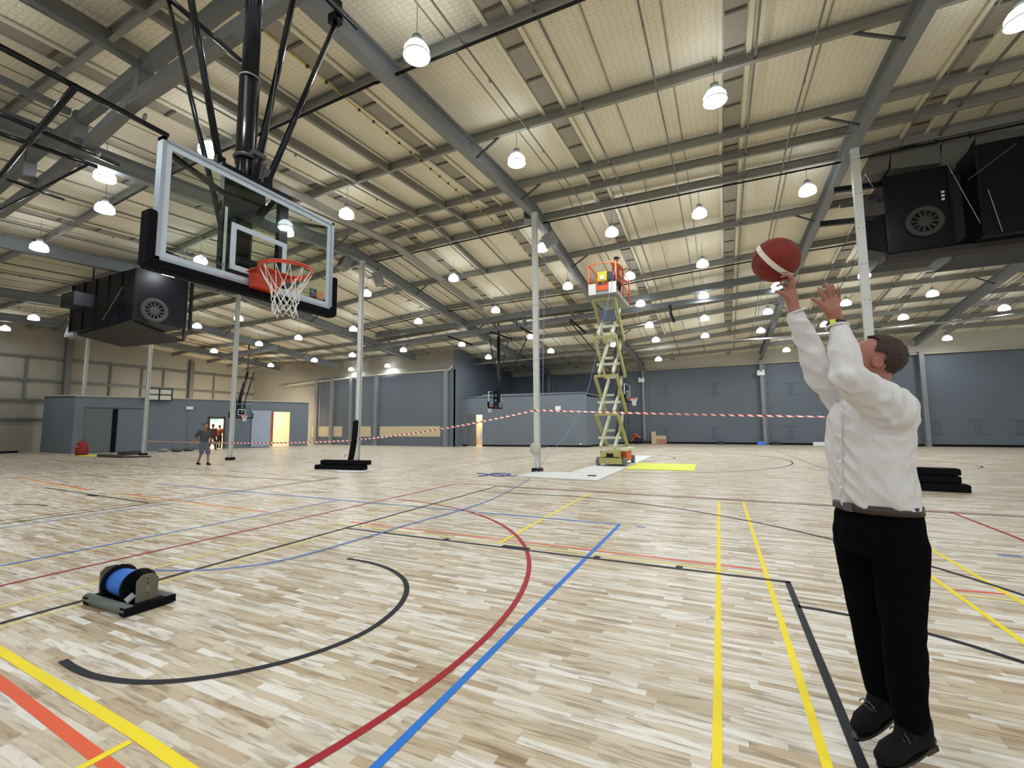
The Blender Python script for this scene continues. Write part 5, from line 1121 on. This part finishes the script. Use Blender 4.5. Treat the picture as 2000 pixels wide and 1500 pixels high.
# ---- smaller figures
def figure(base, yaw, lb, s=1.0, top=M_tee, legs=M_short, skin=M_skin2, shorts=True, pose=None, hat=None, lean=0, longsl=False, grp=None):
    """pose: joints in metres, x forward, y left, z up, ankle height ground"""
    J = dict(head=(.02, 0, 1.62), neck=(0, 0, 1.47), chest=(0, 0, 1.25), pel=(0, 0, .95), ls=(0, .19, 1.42), le=(-.05, .26, 1.14), lh=(.06, .27, .9), rs=(0, -.19, 1.42), re=(-.02, -.27, 1.14), rh=(.08, -.26, .9),
             lk=(.08, .1, .5), la=(.0, .1, .08), rk=(.03, -.1, .5), ra=(-.02, -.1, .08))
    J.update(pose or {}); R = Matrix.Rotation(yaw, 3, 'Z'); base = V(base)
    j = {k: base+R @ (V(p)*s) for k, p in J.items()}
    t = thing('person', base, lb, 'person')
    hd = R @ V((1, 0, -.05)); RR = basis(hd, (0, 0, 1)); mb = MB()
    L = head_shape(mb, j['head'], RR, s*.98); capsule(mb, [j['head'], j['neck'], j['chest'], j['pel']], [.05*s, .06*s, .1*s, .1*s], 12)
    for a in 'lr':
        capsule(mb, [j[a+'s'], j[a+'e'], j[a+'h']], [.05*s, .04*s, .03*s], 10)
        d = (j[a+'h']-j[a+'e']).normalized(); capsule(mb, [j[a+'h'], j[a+'h']+d*.07*s], [.03*s, .034*s], 8)
        sd = R @ V((1, 0, 0))
        for k in range(4): capsule(mb, [j[a+'h']+d*.08*s+sd*(.022*(k-1.5))*s, j[a+'h']+d*(.15-.012*abs(k-1.3))*s+sd*(.024*(k-1.5)+.01)*s], [.011*s, .009*s], 8)
        capsule(mb, [j[a+'h']+d*.03*s+sd*.03*s, j[a+'h']+d*.09*s+sd*.055*s], [.014*s, .01*s], 8)
        capsule(mb, [j['pel'], j[a+'k'], j[a+'a']], [.07*s, .055*s, .038*s], 12)
    fused(mb, 'body', skin, t, .011*s, 2)
    mb = MB(); up = (j['neck']-j['pel']).normalized(); lf = R @ V((0, 1, 0)); fw = lf.cross(up)
    mb.loft([(j['pel']-up*.02, lf*.165*s, fw*.12*s), (j['pel'].lerp(j['neck'], .35), lf*.17*s, fw*.125*s), (j['pel'].lerp(j['neck'], .75), lf*.2*s, fw*.13*s), (j['neck']-up*.03, lf*.12*s, fw*.09*s)], 20)
    for a in 'lr':
        e = j[a+'h'] if longsl else None; pts = [j[a+'s'], j[a+'s'].lerp(j[a+'e'], .8)]; rr = [.075*s, .062*s]
        if longsl: pts = [j[a+'s'], j[a+'e'], j[a+'e'].lerp(j[a+'h'], .9)]; rr = [.075*s, .055*s, .042*s]
        capsule(mb, pts, rr, 12)
    fused(mb, 'shirt', top, t, .015*s, 3, .008, 9)
    mb = MB(); mb.loft([(j['pel']-up*.1*s, lf*.16*s, fw*.12*s), (j['pel']+up*.05*s, lf*.165*s, fw*.12*s)], 18)
    for a in 'lr':
        q = .95 if not shorts else 0
        if shorts: capsule(mb, [j['pel']+lf*(.08 if a == 'l' else -.08)*s, j[a+'k']+V((0, 0, .02))], [.1*s, .085*s], 14)
        else: capsule(mb, [j['pel']+lf*(.08 if a == 'l' else -.08)*s, j[a+'k'], j[a+'a']+V((0, 0, .03))], [.1*s, .08*s, .06*s], 14)
    fused(mb, 'trousers', legs, t, .015*s, 3, .006, 9)
    for a in 'lr':
        q = j[a+'a']; f = R @ V((1, 0, 0)); mb = MB(); capsule(mb, [q+V((0, 0, .02)), q-V((0, 0, .03))], [.045*s, .045*s], 10); capsule(mb, [q-V((0, 0, .035))-f*.04*s, q-V((0, 0, .04))+f*.1*s, q-V((0, 0, .045))+f*.17*s], [.042*s, .042*s, .032*s], 12); fused(mb, 'shoe', M_shoe, t, .012*s, 2)
    if hat: MB().lathe(j['head']+V((0, 0, .03*s)), [(.1*s, .02), (.105*s, .04*s), (.09*s, .09*s), (.04*s, .115*s), (.001, .118*s)], 18).box(j['head']+hd*.12*s+V((0, 0, .055*s)), (.12*s, .14*s, .015), RR).build('cap', hat, t, True)
    else: hair_cap(L, RR, s, 'hair', M_hair, t, -.01)
    return t
g0 = AZ(0, 397, 909)
vt = math.atan2((CP-g0).y, (CP-g0).x)
figure(g0, vt+.5, 'person in a charcoal tee shirt and grey-blue shorts walking across the floor at the left', .98, M_tee, M_short,
       pose=dict(lk=(.12, .1, .5), la=(.1, .12, .09), rk=(.0, -.1, .52), ra=(-.22, -.1, .11), re=(-.14, -.3, 1.16), rh=(-.2, -.36, .92), le=(-.06, .24, 1.16), lh=(.1, .25, .95)))
b = pw(411, 876, .5); b.z = 0; figure(b, -.2, 'person in a maroon top and dark cap stepping through the exit doorway', 1.0, M_maroon, M_navy, shorts=False, hat=M_maroon, longsl=True, pose=dict(lk=(.2, .1, .52), la=(.3, .1, .09), ra=(-.25, -.1, .1)))
b = pw(434, 876, -1.2); b.z = 0; figure(b, PI*.7, 'person in orange work clothes half hidden behind the third white pole', .98, M_hv, M_navy, shorts=False, longsl=True)
t = thing('work_bench', pw(424, 870, -2.6).xy.to_3d(), 'dark trestle bench in the exit doorway', 'bench'); p = V(t.location); MB().box(p+V((0, 0, .8)), (1.0, 1.3, .06)).build('bench_top', M_navy, t)
for q in (-1, 1): MB().beam(p+pd*q*.45+V((-.2, 0, 0)), p+pd*q*.3+V((0, 0, .78)), .06, .06).build('leg', M_dark, t); MB().beam(p+pd*q*.45+V((.25, 0, 0)), p+pd*q*.3+V((0, 0, .78)), .06, .06).build('leg', M_dark, t)
figure((1.58, 15.1, PZ+.16), -.5, 'person in orange work shirt standing in the raised lift cage', .98, M_hv, M_navy, shorts=False, hat=M_dark, pose=dict(le=(.12, .27, 1.2), lh=(.3, .22, 1.2), re=(.12, -.27, 1.2), rh=(.3, -.22, 1.2)))
p = AY(34.2, 1246, 868); p.z = 0
figure(p, PI+.4, 'person in orange shirt crouching at the foot of the far wall', .98, M_hv, M_navy, shorts=False, longsl=True, hat=M_dark, pose=dict(pel=(-.2, 0, .38), chest=(.05, 0, .6), neck=(.2, 0, .78), head=(.34, 0, .84), ls=(.17, .18, .74), rs=(.17, -.18, .74), le=(.35, .24, .5), re=(.35, -.24, .5), lh=(.5, .15, .28), rh=(.5, -.15, .28), lk=(.25, .16, .5), rk=(.25, -.16, .5), la=(.0, .14, .09), ra=(.0, -.14, .09)))
